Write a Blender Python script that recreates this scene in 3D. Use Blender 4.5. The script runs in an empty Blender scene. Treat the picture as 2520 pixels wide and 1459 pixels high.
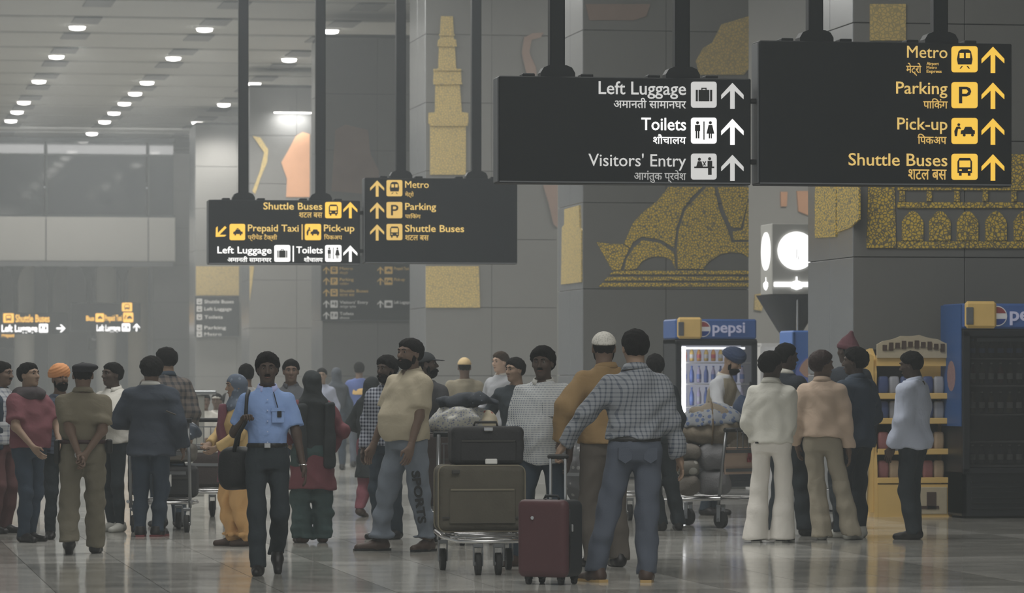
import bpy, math, random
import numpy as np
from mathutils import Vector, Matrix
random.seed(7)
SC = bpy.context.scene
COL = SC.collection
TH = math.radians(9.56)          # the hall's long axis lies this far left of the camera's axis; world Y = hall axis
FPX = 10000.0; HOR = 930.0; EYE = 1.45
cT, sT = math.cos(TH), math.sin(TH)
# ------------------------------------------------------------------ camera
cam_d = bpy.data.cameras.new('camera'); cam = bpy.data.objects.new('camera', cam_d); COL.objects.link(cam)
cam.location = (0, 0, EYE); cam.rotation_euler = (math.pi/2, 0, -TH)
cam_d.sensor_width = 36; cam_d.lens = 36*FPX/2520; cam_d.shift_y = (HOR-729.5)/2520
cam_d.clip_end = 500; cam_d.dof.use_dof = True; cam_d.dof.focus_distance = 31; cam_d.dof.aperture_fstop = 6.5
SC.camera = cam
# ------------------------------------------------------------------ world, lamps, exposure
w = bpy.data.worlds.new('world'); SC.world = w; w.use_nodes = True
bg = w.node_tree.nodes['Background']; bg.inputs[0].default_value = (0.50, 0.54, 0.56, 1); bg.inputs[1].default_value = 0.58
SC.view_settings.view_transform = 'Standard'; SC.view_settings.look = 'None'
SC.view_settings.gamma = 1; SC.view_settings.use_curve_mapping = False
SC.view_settings.exposure = 0.0
SC.cycles.use_denoising = True; SC.cycles.use_adaptive_sampling = True; SC.cycles.adaptive_threshold = .045
SC.cycles.max_bounces = 4; SC.cycles.diffuse_bounces = 2; SC.cycles.glossy_bounces = 2
SC.cycles.transmission_bounces = 4; SC.cycles.volume_bounces = 1; SC.cycles.transparent_max_bounces = 8
SC.cycles.sample_clamp_indirect = 3; SC.cycles.caustics_reflective = False; SC.cycles.caustics_refractive = False
def area_lamp(name, loc, sx, sy, power, color=(1, .99, .955)):
    l = bpy.data.lights.new(name, 'AREA'); l.shape = 'RECTANGLE'; l.size = sx; l.size_y = sy; l.energy = power; l.color = color
    o = bpy.data.objects.new(name, l); COL.objects.link(o); o.location = loc; return o
for yy, pw in ((8, 560), (22, 600), (36, 600), (50, 650), (62, 850), (72, 1000)):
    area_lamp('ceiling_lamp', (4.5, yy, 9.3), 9, 5, pw)
def spot_lamp(loc, power, ang=140):
    l = bpy.data.lights.new('downlight_lamp', 'SPOT'); l.energy = power; l.spot_size = math.radians(ang); l.spot_blend = .6
    l.shadow_soft_size = .2; l.color = (1, .97, .92)
    o = bpy.data.objects.new('downlight_lamp', l); COL.objects.link(o); o.location = loc; return o
# ------------------------------------------------------------------ placement helpers
def at(px, py, D):
    X = (px-1260)/FPX*D
    return Vector((X*cT + D*sT, -X*sT + D*cT, EYE + (HOR-py)/FPX*D))
def ground(px, D): v = at(px, 0, D); v.z = 0; return v
def DF(yf): return EYE*FPX/(yf-HOR)
def on_front(px, py, Y):             # point of the picture on a plane across the hall at distance Y -> (x, z)
    u = (px-1260)/FPX; D = Y/(cT - u*sT); v = at(px, py, D); return (v.x, v.z)
def on_side(px, py, Xh):             # on a plane along the hall at x = Xh -> (y, z)
    u = (px-1260)/FPX; D = Xh/(u*cT + sT); v = at(px, py, D); return (v.y, v.z)
# ------------------------------------------------------------------ materials
def lin(c): c = c/255.0; return c/12.92 if c <= .04045 else ((c+.055)/1.055)**2.4
GAIN = 2.15
def C(r, g, b, k=1.0):
    c = [lin(v)*GAIN*k for v in (r, g, b)]; y = .3*c[0]+.5*c[1]+.2*c[2]; m_ = .30 if r > b+8 else .0
    c = [v*(1-m_)+y*m_ for v in c]; q = min(1, .80/max(c)); return tuple(v*q for v in c)
MATS = {}
def mat(name, color, rough=.7, metal=0.0, emit=None, estr=0.0, noise=0.08, nscale=6.0, bump=0.0, bscale=60, coat=0.0, alpha=None, trans=0.0, ior=1.45, spec=.3):
    if name in MATS: return MATS[name]
    m = bpy.data.materials.new(name); MATS[name] = m; m.use_nodes = True
    nt = m.node_tree; p = nt.nodes['Principled BSDF']; N = nt.nodes; L = nt.links
    col = tuple(color[:3]) + (1,)
    p.inputs['Base Color'].default_value = col; p.inputs['Roughness'].default_value = rough; p.inputs['Metallic'].default_value = metal
    p.inputs['Specular IOR Level'].default_value = spec
    if coat: p.inputs['Coat Weight'].default_value = coat; p.inputs['Coat Roughness'].default_value = .08
    if trans: p.inputs['Transmission Weight'].default_value = trans; p.inputs['IOR'].default_value = ior
    if alpha is not None: p.inputs['Alpha'].default_value = alpha
    tc = N.new('ShaderNodeTexCoord')
    if noise:
        n = N.new('ShaderNodeTexNoise'); n.inputs['Scale'].default_value = nscale; n.inputs['Detail'].default_value = 4
        L.new(tc.outputs['Object'], n.inputs['Vector'])
        mx = N.new('ShaderNodeMix'); mx.data_type = 'RGBA'
        mx.inputs[6].default_value = tuple(c*(1-noise) for c in col[:3])+(1,); mx.inputs[7].default_value = tuple(min(1, c*(1+noise)) for c in col[:3])+(1,)
        L.new(n.outputs[0], mx.inputs[0]); L.new(mx.outputs[2], p.inputs['Base Color'])
    if bump:
        n2 = N.new('ShaderNodeTexNoise'); n2.inputs['Scale'].default_value = bscale; L.new(tc.outputs['Object'], n2.inputs['Vector'])
        b = N.new('ShaderNodeBump'); b.inputs['Strength'].default_value = bump; b.inputs['Distance'].default_value = .01
        L.new(n2.outputs[0], b.inputs['Height']); L.new(b.outputs[0], p.inputs['Normal'])
    if emit is not None:
        p.inputs['Emission Color'].default_value = tuple(emit)+(1,); p.inputs['Emission Strength'].default_value = estr
    return m
def mnode(nt, op, a, b=None, c=None):
    n = nt.nodes.new('ShaderNodeMath'); n.operation = op
    for i, v in enumerate((a, b, c)):
        if v is None: continue
        if isinstance(v, (int, float)): n.inputs[i].default_value = v
        else: nt.links.new(v, n.inputs[i])
    return n.outputs[0]
def mat_pattern(name, base, line, kind, px=.02, pz=.02, wd=.25, rough=.8):
    """woven pattern: check, stripe (vertical), hstripe, dots, patch"""
    if name in MATS: return MATS[name]
    m = mat(name, base, rough, noise=0); nt = m.node_tree; L = nt.links; p = nt.nodes['Principled BSDF']
    tc = nt.nodes.new('ShaderNodeTexCoord'); sp = nt.nodes.new('ShaderNodeSeparateXYZ'); L.new(tc.outputs['Object'], sp.inputs[0])
    xx = mnode(nt, 'ADD', sp.outputs[0], mnode(nt, 'MULTIPLY', sp.outputs[1], .6))
    fx = mnode(nt, 'LESS_THAN', mnode(nt, 'FRACT', mnode(nt, 'DIVIDE', xx, px)), wd)
    fz = mnode(nt, 'LESS_THAN', mnode(nt, 'FRACT', mnode(nt, 'DIVIDE', sp.outputs[2], pz)), wd)
    if kind == 'check': f = mnode(nt, 'MULTIPLY', mnode(nt, 'ADD', fx, fz), .5)
    elif kind == 'stripe': f = fx
    elif kind == 'hstripe': f = fz
    elif kind == 'dots': f = mnode(nt, 'MULTIPLY', fx, fz)
    else:
        v = nt.nodes.new('ShaderNodeTexVoronoi'); v.inputs['Scale'].default_value = 1/px; L.new(tc.outputs['Object'], v.inputs['Vector'])
        f = mnode(nt, 'LESS_THAN', v.outputs['Distance'], wd)
    mx = nt.nodes.new('ShaderNodeMix'); mx.data_type = 'RGBA'
    mx.inputs[6].default_value = tuple(base)+(1,); mx.inputs[7].default_value = tuple(line)+(1,)
    L.new(f, mx.inputs[0]); L.new(mx.outputs[2], p.inputs['Base Color'])
    return m
def mat_gold(name, gold, gap, scale=22):
    if name in MATS: return MATS[name]
    m = mat(name, gold, .45, .35, noise=0); nt = m.node_tree; L = nt.links; p = nt.nodes['Principled BSDF']
    tc = nt.nodes.new('ShaderNodeTexCoord'); v = nt.nodes.new('ShaderNodeTexVoronoi'); v.feature = 'DISTANCE_TO_EDGE'
    v.inputs['Scale'].default_value = scale; L.new(tc.outputs['Object'], v.inputs['Vector'])
    r = nt.nodes.new('ShaderNodeValToRGB'); r.color_ramp.elements[0].position = .06; r.color_ramp.elements[1].position = .16
    r.color_ramp.elements[0].color = tuple(gap)+(1,); r.color_ramp.elements[1].color = tuple(gold)+(1,)
    L.new(v.outputs['Distance'], r.inputs[0]); L.new(r.outputs[0], p.inputs['Base Color'])
    b = nt.nodes.new('ShaderNodeBump'); b.inputs['Strength'].default_value = .3; L.new(r.outputs[0], b.inputs['Height']); L.new(b.outputs[0], p.inputs['Normal'])
    return m
# ------------------------------------------------------------------ object helpers
def link(name, me, m=None, parent=None):
    if m is not None and len(me.materials) == 0: me.materials.append(m)
    o = bpy.data.objects.new(name, me); COL.objects.link(o)
    if parent is not None: o.parent = parent
    return o
def tag(o, label=None, cat=None, group=None, kind=None):
    if label: o['label'] = label
    if cat: o['category'] = cat
    if group: o['group'] = group
    if kind: o['kind'] = kind
    return o
def empty(name, loc=(0, 0, 0), rz=0.0, label=None, cat=None, group=None, kind=None):
    o = bpy.data.objects.new(name, None); COL.objects.link(o); o.location = loc; o.rotation_euler = (0, 0, rz)
    o.empty_display_size = .1
    return tag(o, label, cat, group, kind)
def dup(root, loc=None, rz=None, label=None, group=None):
    r = root.copy(); COL.objects.link(r)
    if loc is not None: r.location = loc
    if rz is not None: r.rotation_euler = (0, 0, rz)
    if label: r['label'] = label
    if group: r['group'] = group
    for ch in list(root.children):
        c = ch.copy(); COL.objects.link(c); c.parent = r
        for g in ch.children:
            d = g.copy(); COL.objects.link(d); d.parent = c
    return r
class MB:
    def __init__(s): s.v = []; s.f = []
    def add(s, vs, fs):
        n = len(s.v); s.v += [tuple(v) for v in vs]; s.f += [tuple(i+n for i in f) for f in fs]; return s
    def box(s, c, size, rot=None, bev=0.0):
        x, y, z = (d/2 for d in size); R = rot if rot is not None else Matrix.Identity(3)
        b = min(bev, x*.9, y*.9, z*.9)
        if b <= 0:
            vs = [(i*x, j*y, k*z) for i in (-1, 1) for j in (-1, 1) for k in (-1, 1)]
            fs = [(0, 1, 3, 2), (4, 6, 7, 5), (0, 4, 5, 1), (2, 3, 7, 6), (0, 2, 6, 4), (1, 5, 7, 3)]
        else:   # chamfered box: three rectangles' worth of vertices
            vs = []; ids = {}
            for i in (-1, 1):
                for j in (-1, 1):
                    for k in (-1, 1):
                        for ax in range(3):
                            p = [i*(x-b), j*(y-b), k*(z-b)]; p[ax] = (i*x, j*y, k*z)[ax]
                            ids[(i, j, k, ax)] = len(vs); vs.append(tuple(p))
            I = ids; fs = []
            for t in (-1, 1):
                fs.append((I[t,-1,-1,0], I[t,1,-1,0], I[t,1,1,0], I[t,-1,1,0])[::t])
                fs.append((I[-1,t,-1,1], I[-1,t,1,1], I[1,t,1,1], I[1,t,-1,1])[::t])
                fs.append((I[-1,-1,t,2], I[1,-1,t,2], I[1,1,t,2], I[-1,1,t,2])[::t])
                for u in (-1, 1):
                    fs.append((I[t,u,-1,0], I[t,u,-1,1], I[t,u,1,1], I[t,u,1,0])[::t*u])
                    fs.append((I[t,-1,u,0], I[t,1,u,0], I[t,1,u,2], I[t,-1,u,2])[::-t*u] if 0 else (I[t,-1,u,2], I[t,-1,u,0], I[t,1,u,0], I[t,1,u,2])[::-t*u])
                    fs.append((I[-1,t,u,1], I[1,t,u,1], I[1,t,u,2], I[-1,t,u,2])[::-t*u])
                    for v in (-1, 1): fs.append((I[t,u,v,0], I[t,u,v,1], I[t,u,v,2])[::t*u*v])
        s.add([R @ Vector(v) + Vector(c) for v in vs], fs); return s
    def cyl(s, p0, p1, r0, r1=None, n=12, caps=True):
        r1 = r0 if r1 is None else r1; p0 = Vector(p0); p1 = Vector(p1); d = (p1-p0).normalized()
        a = Vector((1, 0, 0)) if abs(d.x) < .9 else Vector((0, 1, 0)); u = d.cross(a).normalized(); v = d.cross(u)
        vs = []
        for p, r in ((p0, r0), (p1, r1)):
            for i in range(n):
                t = 2*math.pi*i/n; vs.append(p + u*math.cos(t)*r + v*math.sin(t)*r)
        fs = [(i, (i+1) % n, n+(i+1) % n, n+i) for i in range(n)]
        if caps: fs += [tuple(range(n))[::-1], tuple(range(n, 2*n))]
        s.add(vs, fs); return s
    def tube(s, pts, r, n=8, closed=False):
        pts = [Vector(p) for p in pts]; m = len(pts); vs = []; up = None
        for i, p in enumerate(pts):
            a = pts[(i-1) % m] if (closed or i > 0) else p; b = pts[(i+1) % m] if (closed or i < m-1) else p
            d = (b-a).normalized()
            if up is None: up = d.orthogonal().normalized()
            up = (up - d*up.dot(d)).normalized(); v = d.cross(up)
            rr = r[i] if isinstance(r, (list, tuple)) else r
            for k in range(n):
                t = 2*math.pi*k/n; vs.append(p + up*math.cos(t)*rr + v*math.sin(t)*rr)
        fs = [(i*n+k, i*n+(k+1) % n, ((i+1) % m)*n+(k+1) % n, ((i+1) % m)*n+k) for i in range(m if closed else m-1) for k in range(n)]
        if not closed: fs += [tuple(range(n))[::-1], tuple(range((m-1)*n, m*n))]
        s.add(vs, fs); return s
    def lathe(s, prof, c=(0, 0, 0), n=16, sx=1, sy=1):
        c = Vector(c); vs = []
        for r, z in prof:
            for k in range(n):
                t = 2*math.pi*k/n; vs.append(c+Vector((math.cos(t)*r*sx, math.sin(t)*r*sy, z)))
        m = len(prof); fs = [(i*n+k, i*n+(k+1) % n, (i+1)*n+(k+1) % n, (i+1)*n+k) for i in range(m-1) for k in range(n)]
        fs += [tuple(range(n))[::-1], tuple(range((m-1)*n, m*n))]
        s.add(vs, fs); return s
    def prism(s, poly, y0, y1):      # polygon of (x, z), standing across y
        n = len(poly); ar = sum(poly[i][0]*poly[(i+1) % n][1]-poly[(i+1) % n][0]*poly[i][1] for i in range(n))
        if ar < 0: poly = poly[::-1]
        vs = [(x, y0, z) for x, z in poly] + [(x, y1, z) for x, z in poly]
        fs = [tuple(range(n)), tuple(range(n, 2*n))[::-1]] + [((i+1) % n, i, n+i, n+(i+1) % n) for i in range(n)]
        s.add(vs, fs); return s
    def prism_x(s, poly, x0, x1):    # polygon of (y, z), standing across x
        n = len(poly); ar = sum(poly[i][0]*poly[(i+1) % n][1]-poly[(i+1) % n][0]*poly[i][1] for i in range(n))
        if ar > 0: poly = poly[::-1]
        vs = [(x0, y, z) for y, z in poly] + [(x1, y, z) for y, z in poly]
        fs = [tuple(range(n)), tuple(range(n, 2*n))[::-1]] + [((i+1) % n, i, n+i, n+(i+1) % n) for i in range(n)]
        s.add(vs, fs); return s
    def mesh(s, name='m', smooth=False):
        me = bpy.data.meshes.new(name); me.from_pydata(s.v, [], s.f); me.update()
        if smooth: me.polygons.foreach_set('use_smooth', [len(p.vertices) < 7 for p in me.polygons])
        return me
    def build(s, name, m, parent=None, smooth=False): return link(name, s.mesh(name, smooth), m, parent)
def text_mesh(s, size, bold=0.0, depth=.004, align='LEFT'):
    if 'M' in s: bold = 0
    c = bpy.data.curves.new('lettering', 'FONT'); c.body = s; c.size = size; c.extrude = depth; c.offset = bold
    c.align_x = align; c.resolution_u = 3
    o = bpy.data.objects.new('tmp', c); COL.objects.link(o)
    dg = bpy.context.evaluated_depsgraph_get(); dg.update()
    me = bpy.data.meshes.new_from_object(o.evaluated_get(dg)); bpy.data.objects.remove(o); bpy.data.curves.remove(c)
    return me
def lettering(s, size, x, z, y, m, parent, name='lettering', bold=0.0, align='LEFT', width=None, height=None, depth=.004, rot=None):
    """letters stand in the x-z plane facing -y; width/height rescale them"""
    me = text_mesh(s, size, bold, depth, align)
    n = len(me.vertices); co = np.empty(n*3); me.vertices.foreach_get('co', co); co = co.reshape(-1, 3)
    if n and width:
        x0, x1 = co[:, 0].min(), co[:, 0].max(); sc = width/(x1-x0); ax = {'LEFT': x0, 'RIGHT': x1, 'CENTER': (x0+x1)/2}[align]
        co[:, 0] = (co[:, 0]-ax)*sc
    if n and height:
        sz = height/(co[:, 1].max()-min(0, co[:, 1].min())); co[:, 1] *= sz
    out = np.stack([co[:, 0], -co[:, 2], co[:, 1]], 1)
    me.vertices.foreach_set('co', out.ravel()); me.update()
    o = link(name, me, m, parent); o.location = (x, y, z)
    if rot is not None: o.rotation_euler = rot
    return o
# ------------------------------------------------------------------ distance-field modelling for bodies, clothes and soft things
def smin(a, b, k): h = np.maximum(k-np.abs(a-b), 0)/k; return np.minimum(a, b)-h*h*k*.25
def smax(a, b, k): return -smin(-a, -b, k)
def cone(P, a, b, ra, rb):
    a = np.asarray(a, np.float32); b = np.asarray(b, np.float32); ab = b-a; L2 = float(ab@ab)+1e-9
    px, py, pz = P[0]-a[0], P[1]-a[1], P[2]-a[2]
    t = np.clip((px*ab[0]+py*ab[1]+pz*ab[2])/L2, 0, 1)
    return np.sqrt((px-ab[0]*t)**2+(py-ab[1]*t)**2+(pz-ab[2]*t)**2)-(ra+(rb-ra)*t)
def ell(P, c, r):
    x, y, z = (P[0]-c[0])/r[0], (P[1]-c[1])/r[1], (P[2]-c[2])/r[2]
    return (np.sqrt(x*x+y*y+z*z)-1)*min(r)
def rbox(P, c, h, r):
    q = [np.abs(P[i]-c[i])-(h[i]-r) for i in range(3)]
    o = np.sqrt(sum(np.maximum(v, 0)**2 for v in q)); return o+np.minimum(np.maximum(q[0], np.maximum(q[1], q[2])), 0)-r
def loft(P, tab, off=0.0, lean=(0, 0), z0=.9, power=2.0):
    z = P[2]; Z = [t[0] for t in tab]
    a = np.interp(z, Z, [t[1] for t in tab])+off; b = np.interp(z, Z, [t[2] for t in tab])+off; cy = np.interp(z, Z, [t[3] for t in tab])
    x = P[0]-lean[0]*(z-z0); y = P[1]-cy-lean[1]*(z-z0)
    if power == 2.0: rho = np.sqrt((x/a)**2+(y/b)**2)
    else: rho = (np.abs(x/a)**power+np.abs(y/b)**power)**(1/power)
    return (rho-1)*np.minimum(a, b)
def folds(P, amp, seed, fz=1.0):
    rs = np.random.RandomState(seed); o = 0
    for i in range(5):
        k = rs.randn(3)*np.array([22, 22, 22*fz]); ph = rs.rand()*6.28; k2 = rs.randn(3)*9
        o = o+np.sin(k[0]*P[0]+k[1]*P[1]+k[2]*P[2]+ph+1.6*np.sin(k2[0]*P[0]+k2[1]*P[1]+k2[2]*P[2]))
    return amp*o/2.5
def grid(lo, hi, res):
    ax = [np.arange(lo[i], hi[i]+res, res, dtype=np.float32) for i in range(3)]
    return ax, (ax[0][:, None, None], ax[1][None, :, None], ax[2][None, None, :])
def nets(f, lo, res):
    s = f < 0; cnt = np.zeros(tuple(n-1 for n in f.shape), np.int8)
    cs = [(i, j, k) for i in (0, 1) for j in (0, 1) for k in (0, 1)]
    nx, ny, nz = cnt.shape
    for i, j, k in cs: cnt += s[i:i+nx, j:j+ny, k:k+nz]
    I = np.argwhere((cnt > 0) & (cnt < 8)); vid = -np.ones(cnt.shape, np.int32); vid[tuple(I.T)] = np.arange(len(I))
    acc = np.zeros((len(I), 3)); num = np.zeros(len(I))
    for c in cs:
        for ax in range(3):
            if c[ax]: continue
            d = list(c); d[ax] = 1
            fa = f[I[:, 0]+c[0], I[:, 1]+c[1], I[:, 2]+c[2]]; fb = f[I[:, 0]+d[0], I[:, 1]+d[1], I[:, 2]+d[2]]
            m = (fa < 0) != (fb < 0); t = np.where(m, fa/np.where(m, fa-fb, 1), 0)
            p = np.array(c, float)[None]+np.zeros((len(I), 3)); p[:, ax] = t
            acc += p*m[:, None]; num += m
    V = (I+acc/np.maximum(num, 1)[:, None])*res+np.array(lo)
    Q = []
    for ax in range(3):
        u, v = [(1, 2), (2, 0), (0, 1)][ax]
        a = np.moveaxis(s, ax, 0)
        sl0 = [slice(None)]*3; sl1 = [slice(None)]*3; sl0[ax] = slice(0, -1); sl1[ax] = slice(1, None)
        A = s[tuple(sl0)]; B = s[tuple(sl1)]; E = np.argwhere(A != B)
        E = E[(E[:, u] > 0) & (E[:, v] > 0) & (E[:, u] < s.shape[u]-1) & (E[:, v] < s.shape[v]-1)]
        if len(E) == 0: continue
        def cid(du, dv): e = E.copy(); e[:, u] += du; e[:, v] += dv; return vid[e[:, 0], e[:, 1], e[:, 2]]
        q = np.stack([cid(-1, -1), cid(0, -1), cid(0, 0), cid(-1, 0)], 1)
        flip = ~A[E[:, 0], E[:, 1], E[:, 2]]; q[flip] = q[flip][:, ::-1]; Q.append(q)
    Q = np.concatenate(Q) if Q else np.zeros((0, 4), np.int32)
    return V, Q
def np_mesh(name, V, Q, smooth=True):
    me = bpy.data.meshes.new(name); me.vertices.add(len(V)); me.vertices.foreach_set('co', V.astype(np.float32).ravel())
    me.loops.add(len(Q)*4); me.polygons.add(len(Q)); me.loops.foreach_set('vertex_index', Q.astype(np.int32).ravel())
    me.polygons.foreach_set('loop_start', np.arange(0, len(Q)*4, 4, dtype=np.int32))
    me.polygons.foreach_set('use_smooth', np.full(len(Q), smooth)); me.update(calc_edges=True); return me
def field(fn, lo, hi, res):
    lo = [v-2*res for v in lo]; hi = [v+2*res for v in hi]
    ax, P = grid(lo, hi, res); f = fn(P).astype(np.float32)
    f[0] = f[-1] = 1; f[:, 0] = f[:, -1] = 1; f[:, :, 0] = f[:, :, -1] = 1
    return nets(f, lo, res)
def soft(name, fn, lo, hi, res, m, parent=None, loc=None):
    V, Q = field(fn, lo, hi, res); o = link(name, np_mesh(name, V, Q), m, parent)
    if loc is not None: o.location = loc
    return o
def join(parts):
    Vs = []; Qs = []; n = 0
    for V, Q in parts: Vs.append(V); Qs.append(Q+n); n += len(V)
    return np.concatenate(Vs), np.concatenate(Qs)
# ------------------------------------------------------------------ people
MALE = [(.80, .150, .100, 0), (.93, .160, .115, -.008), (1.04, .148, .105, 0), (1.13, .146, .104, .004), (1.25, .160, .114, .006), (1.35, .172, .112, 0), (1.405, .158, .094, -.008), (1.445, .120, .075, -.014), (1.485, .078, .062, -.018), (1.53, .056, .056, -.02)]
FEMALE = [(.80, .16, .11, 0), (.93, .178, .128, -.01), (1.04, .150, .108, 0), (1.13, .135, .098, .004), (1.25, .150, .120, .014), (1.34, .150, .104, .004), (1.40, .136, .085, -.008), (1.44, .100, .066, -.014), (1.48, .066, .055, -.018), (1.53, .05, .05, -.02)]
SKIN = {'fair': mat('skin_fair', C(150, 120, 98), .6, noise=.06), 'tan': mat('skin_tan', C(112, 88, 68), .6, noise=.06),
        'brown': mat('skin_brown', C(84, 64, 50), .6, noise=.06), 'dark': mat('skin_dark', C(60, 47, 39), .6, noise=.06)}
M_HAIR = mat('black_hair', (.010, .009, .009), .85, spec=.12, bump=.6, bscale=160); M_HAIRB = mat('brown_hair', (.06, .04, .028), .85, spec=.12, bump=.6, bscale=160)
M_EYE = mat('eye_white', (.26, .24, .22), .3, noise=0); M_IRIS = mat('eye_iris', (.015, .01, .008), .2, noise=0); M_LIP = mat('lip', C(95, 58, 50), .5, noise=0)
CACHE = {}
def head_field(P, fem=False):
    x = np.abs(P[0]); Q = (x, P[1], P[2])
    d = ell(P, (0, -.012, .022), (.075, .094, .090))
    jw = .050 if fem else .057
    d = smin(d, ell(P, (0, .020, -.036), (jw+.004, .062, .078)), .03)
    d = smin(d, ell(P, (0, .052, -.094), (.026, .024, .020)), .03)
    d = smin(d, ell(Q, (.036, .052, -.018), (.026, .026, .024)), .02)       # cheeks
    d = smin(d, ell(P, (0, .070, .032), (.052, .018, .013)), .02)           # brow
    d = smax(d, -ell(Q, (.031, .094, .010), (.018, .016, .013)), .012)      # eye sockets
    d = smin(d, cone(P, (0, .080, .016), (0, .102, -.024), .008, .013), .012)
    d = smin(d, ell(Q, (.011, .092, -.030), (.009, .011, .008)), .008)
    d = smin(d, ell(P, (0, .079, -.058), (.022, .014, .006)), .006); d = smin(d, ell(P, (0, .076, -.068), (.018, .014, .006)), .006)
    d = smin(d, np.maximum(ell(Q, (.078, -.006, -.004), (.011, .020, .033)), -ell(Q, (.088, -.002, 0), (.008, .011, .02))), .006)
    nr = .048 if fem else .056
    return smin(d, cone(P, (0, -.022, -.07), (0, -.040, -.20), nr, nr+.008), .03)
def head_geo(fem, res):
    k = ('head', fem, res)
    if k not in CACHE: CACHE[k] = field(lambda P: head_field(P, fem), (-.1, -.12, -.2), (.1, .125, .125), res)
    return CACHE[k]
def hand_field(P, curl):
    d = ell(P, (.0, 0, .045), (.042, .016, .052)); d = smin(d, cone(P, (0, 0, -.03), (0, 0, .02), .027, .026), .02)
    for i, (bx, ln) in enumerate(((.030, .070), (.010, .080), (-.010, .075), (-.029, .060))):
        p = np.array((bx, 0, .082)); a = curl*.5
        for j in range(3):
            q = p+np.array((bx*.06, -math.sin(a), math.cos(a)))*ln*(.45, .32, .26)[j]
            d = np.minimum(d, cone(P, p, q, .0092-.0008*j, .0085-.0008*j)); p = q; a += curl
    d = smin(d, cone(P, (.026, 0, .022), (.055, -.008-.01*curl, .055), .014, .011), .01)
    return smin(d, cone(P, (.055, -.008-.01*curl, .055), (.052-.01*curl, -.014-.025*curl, .088), .0105, .008), .005)
def hand_geo(curl, res):
    k = ('hand', curl, res)
    if k not in CACHE: CACHE[k] = field(lambda P: hand_field(P, curl), (-.05, -.10 if curl > .6 else -.08, -.045), (.08, .03, .18), res)
    return CACHE[k]
def v3(p): return np.array(p, float)
def ik(a, b, l1, l2, pole):
    a, b, pole = v3(a), v3(b), v3(pole); d = b-a; L = np.linalg.norm(d); mx = (l1+l2)*.999
    if L > mx: b = a+d*mx/L; d = b-a; L = mx
    n = d/L; x = (l1*l1-l2*l2+L*L)/(2*L); h = math.sqrt(max(l1*l1-x*x, 0)); p = pole-n*(pole@n)
    p = p/(np.linalg.norm(p)+1e-9); return a+n*x+p*h, b
def rot_axes(yaw, pitch, roll=0):
    y, p, r = (math.radians(v) for v in (yaw, pitch, roll))
    return np.array(Matrix.Rotation(y, 3, 'Z') @ Matrix.Rotation(p, 3, 'X') @ Matrix.Rotation(r, 3, 'Y'))
# hair and headwear fields, all in the head's own frame
def hair_short(P, vol=.015, nape=-.078, seed=1):
    lineF = .66*(P[1]-.08)+.060-.12*np.abs(P[0])+.004*np.sin(150*P[0]+seed)
    line = np.where(P[1] > -.02, np.maximum(lineF, -.028), nape)
    side = (np.abs(P[0]) > .055) & (P[1] > -.035) & (P[1] < .04)
    line = np.where(side, np.maximum(line, -.012), line)
    up = np.clip((P[2]-line)/.05, 0, 1); up = up*(2-up)
    d = ell(P, (0, -.015, .025), (.077, .095, .089))-vol*up*(1+.25*np.clip(P[2]*12, 0, 1))
    d = d+.0030*np.sin(90*P[0]+40*P[2])*np.sin(70*P[1]+60*P[2]+seed)+.0022*np.sin(170*P[0]+30*P[1])*np.sin(150*P[1]+40*P[2])
    return smax(d, line-P[2], .008)
def hair_under(P): return hair_short(P, .003, -.068)
def hair_curly(P): return hair_short(P, .023, -.08)+.004*np.sin(150*P[0])*np.sin(150*P[2])*np.sin(140*P[1])
def hair_long(P):
    d = hair_short(P, .016, -.1); b = ell(P, (0, -.065, -.10), (.085, .05, .17)); return smin(d, b, .04)
def beard(P):
    d = head_field(P)-.010; c = ell(P, (0, .055, -.085), (.068, .06, .052))
    m = -ell(P, (0, .095, -.062), (.020, .03, .009)); side = ell((np.abs(P[0]), P[1], P[2]), (.06, .01, -.04), (.016, .02, .05))
    d2 = smax(d, np.minimum(c, side), .008); d2 = np.maximum(d2, m); return np.maximum(d2, P[2]+.046-.25*np.maximum(0, np.abs(P[0])-.03)*4)
def moustache(P):
    return smax(head_field(P)-.006, ell(P, (0, .09, -.047), (.030, .03, .007)), .004)
def skullcap(P):
    d = ell(P, (0, -.014, .03), (.090, .107, .098)); return smax(d, (.035+.15*P[1])-P[2], .008)
def beanie(P):
    d = ell(P, (0, -.014, .03), (.092, .110, .098)); d = smin(d, cone(P, (0, -.03, .10), (.005, -.05, .165), .062, .022), .03)
    d = smin(d, np.maximum(ell(P, (0, -.014, .03), (.097, .115, .11)), np.abs(P[2]-.04-.15*P[1])-.022), .006)
    return smax(d, (.02+.15*P[1])-P[2], .008)
def turban(P):
    t = P[2]-.35*np.abs(P[0])
    d = ell(P, (0, -.015, .070), (.112, .135, .085)); d = smin(d, ell(P, (0, .01, .105), (.085, .10, .065)), .03)
    d = d+.0022*np.sin(190*(P[2]+.5*P[0]*np.sign(P[1])+.2*P[1])); return smax(d, .018+.2*(P[1]*-1)-P[2]-.0, .01)
def beret(P):
    d = ell(P, (.018, -.01, .075), (.108, .118, .042)); r = np.maximum(ell(P, (0, -.012, .03), (.088, .106, .098)), np.abs(P[2]-.045)-.018)
    return smin(d, r, .012)
def cap_crown(P): return smax(ell(P, (0, -.014, .03), (.090, .108, .100)), .034-P[2], .006)
def cap_brim(P): return smax(ell(P, (0, .095, .040), (.070, .085, .30)), np.abs(P[2]-.038+.25*(P[1]-.1)+1.5*P[0]**2)-.005, .004)
def cap_brim_back(P): return cap_brim((P[0], -P[1]-.02, P[2]))
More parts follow.
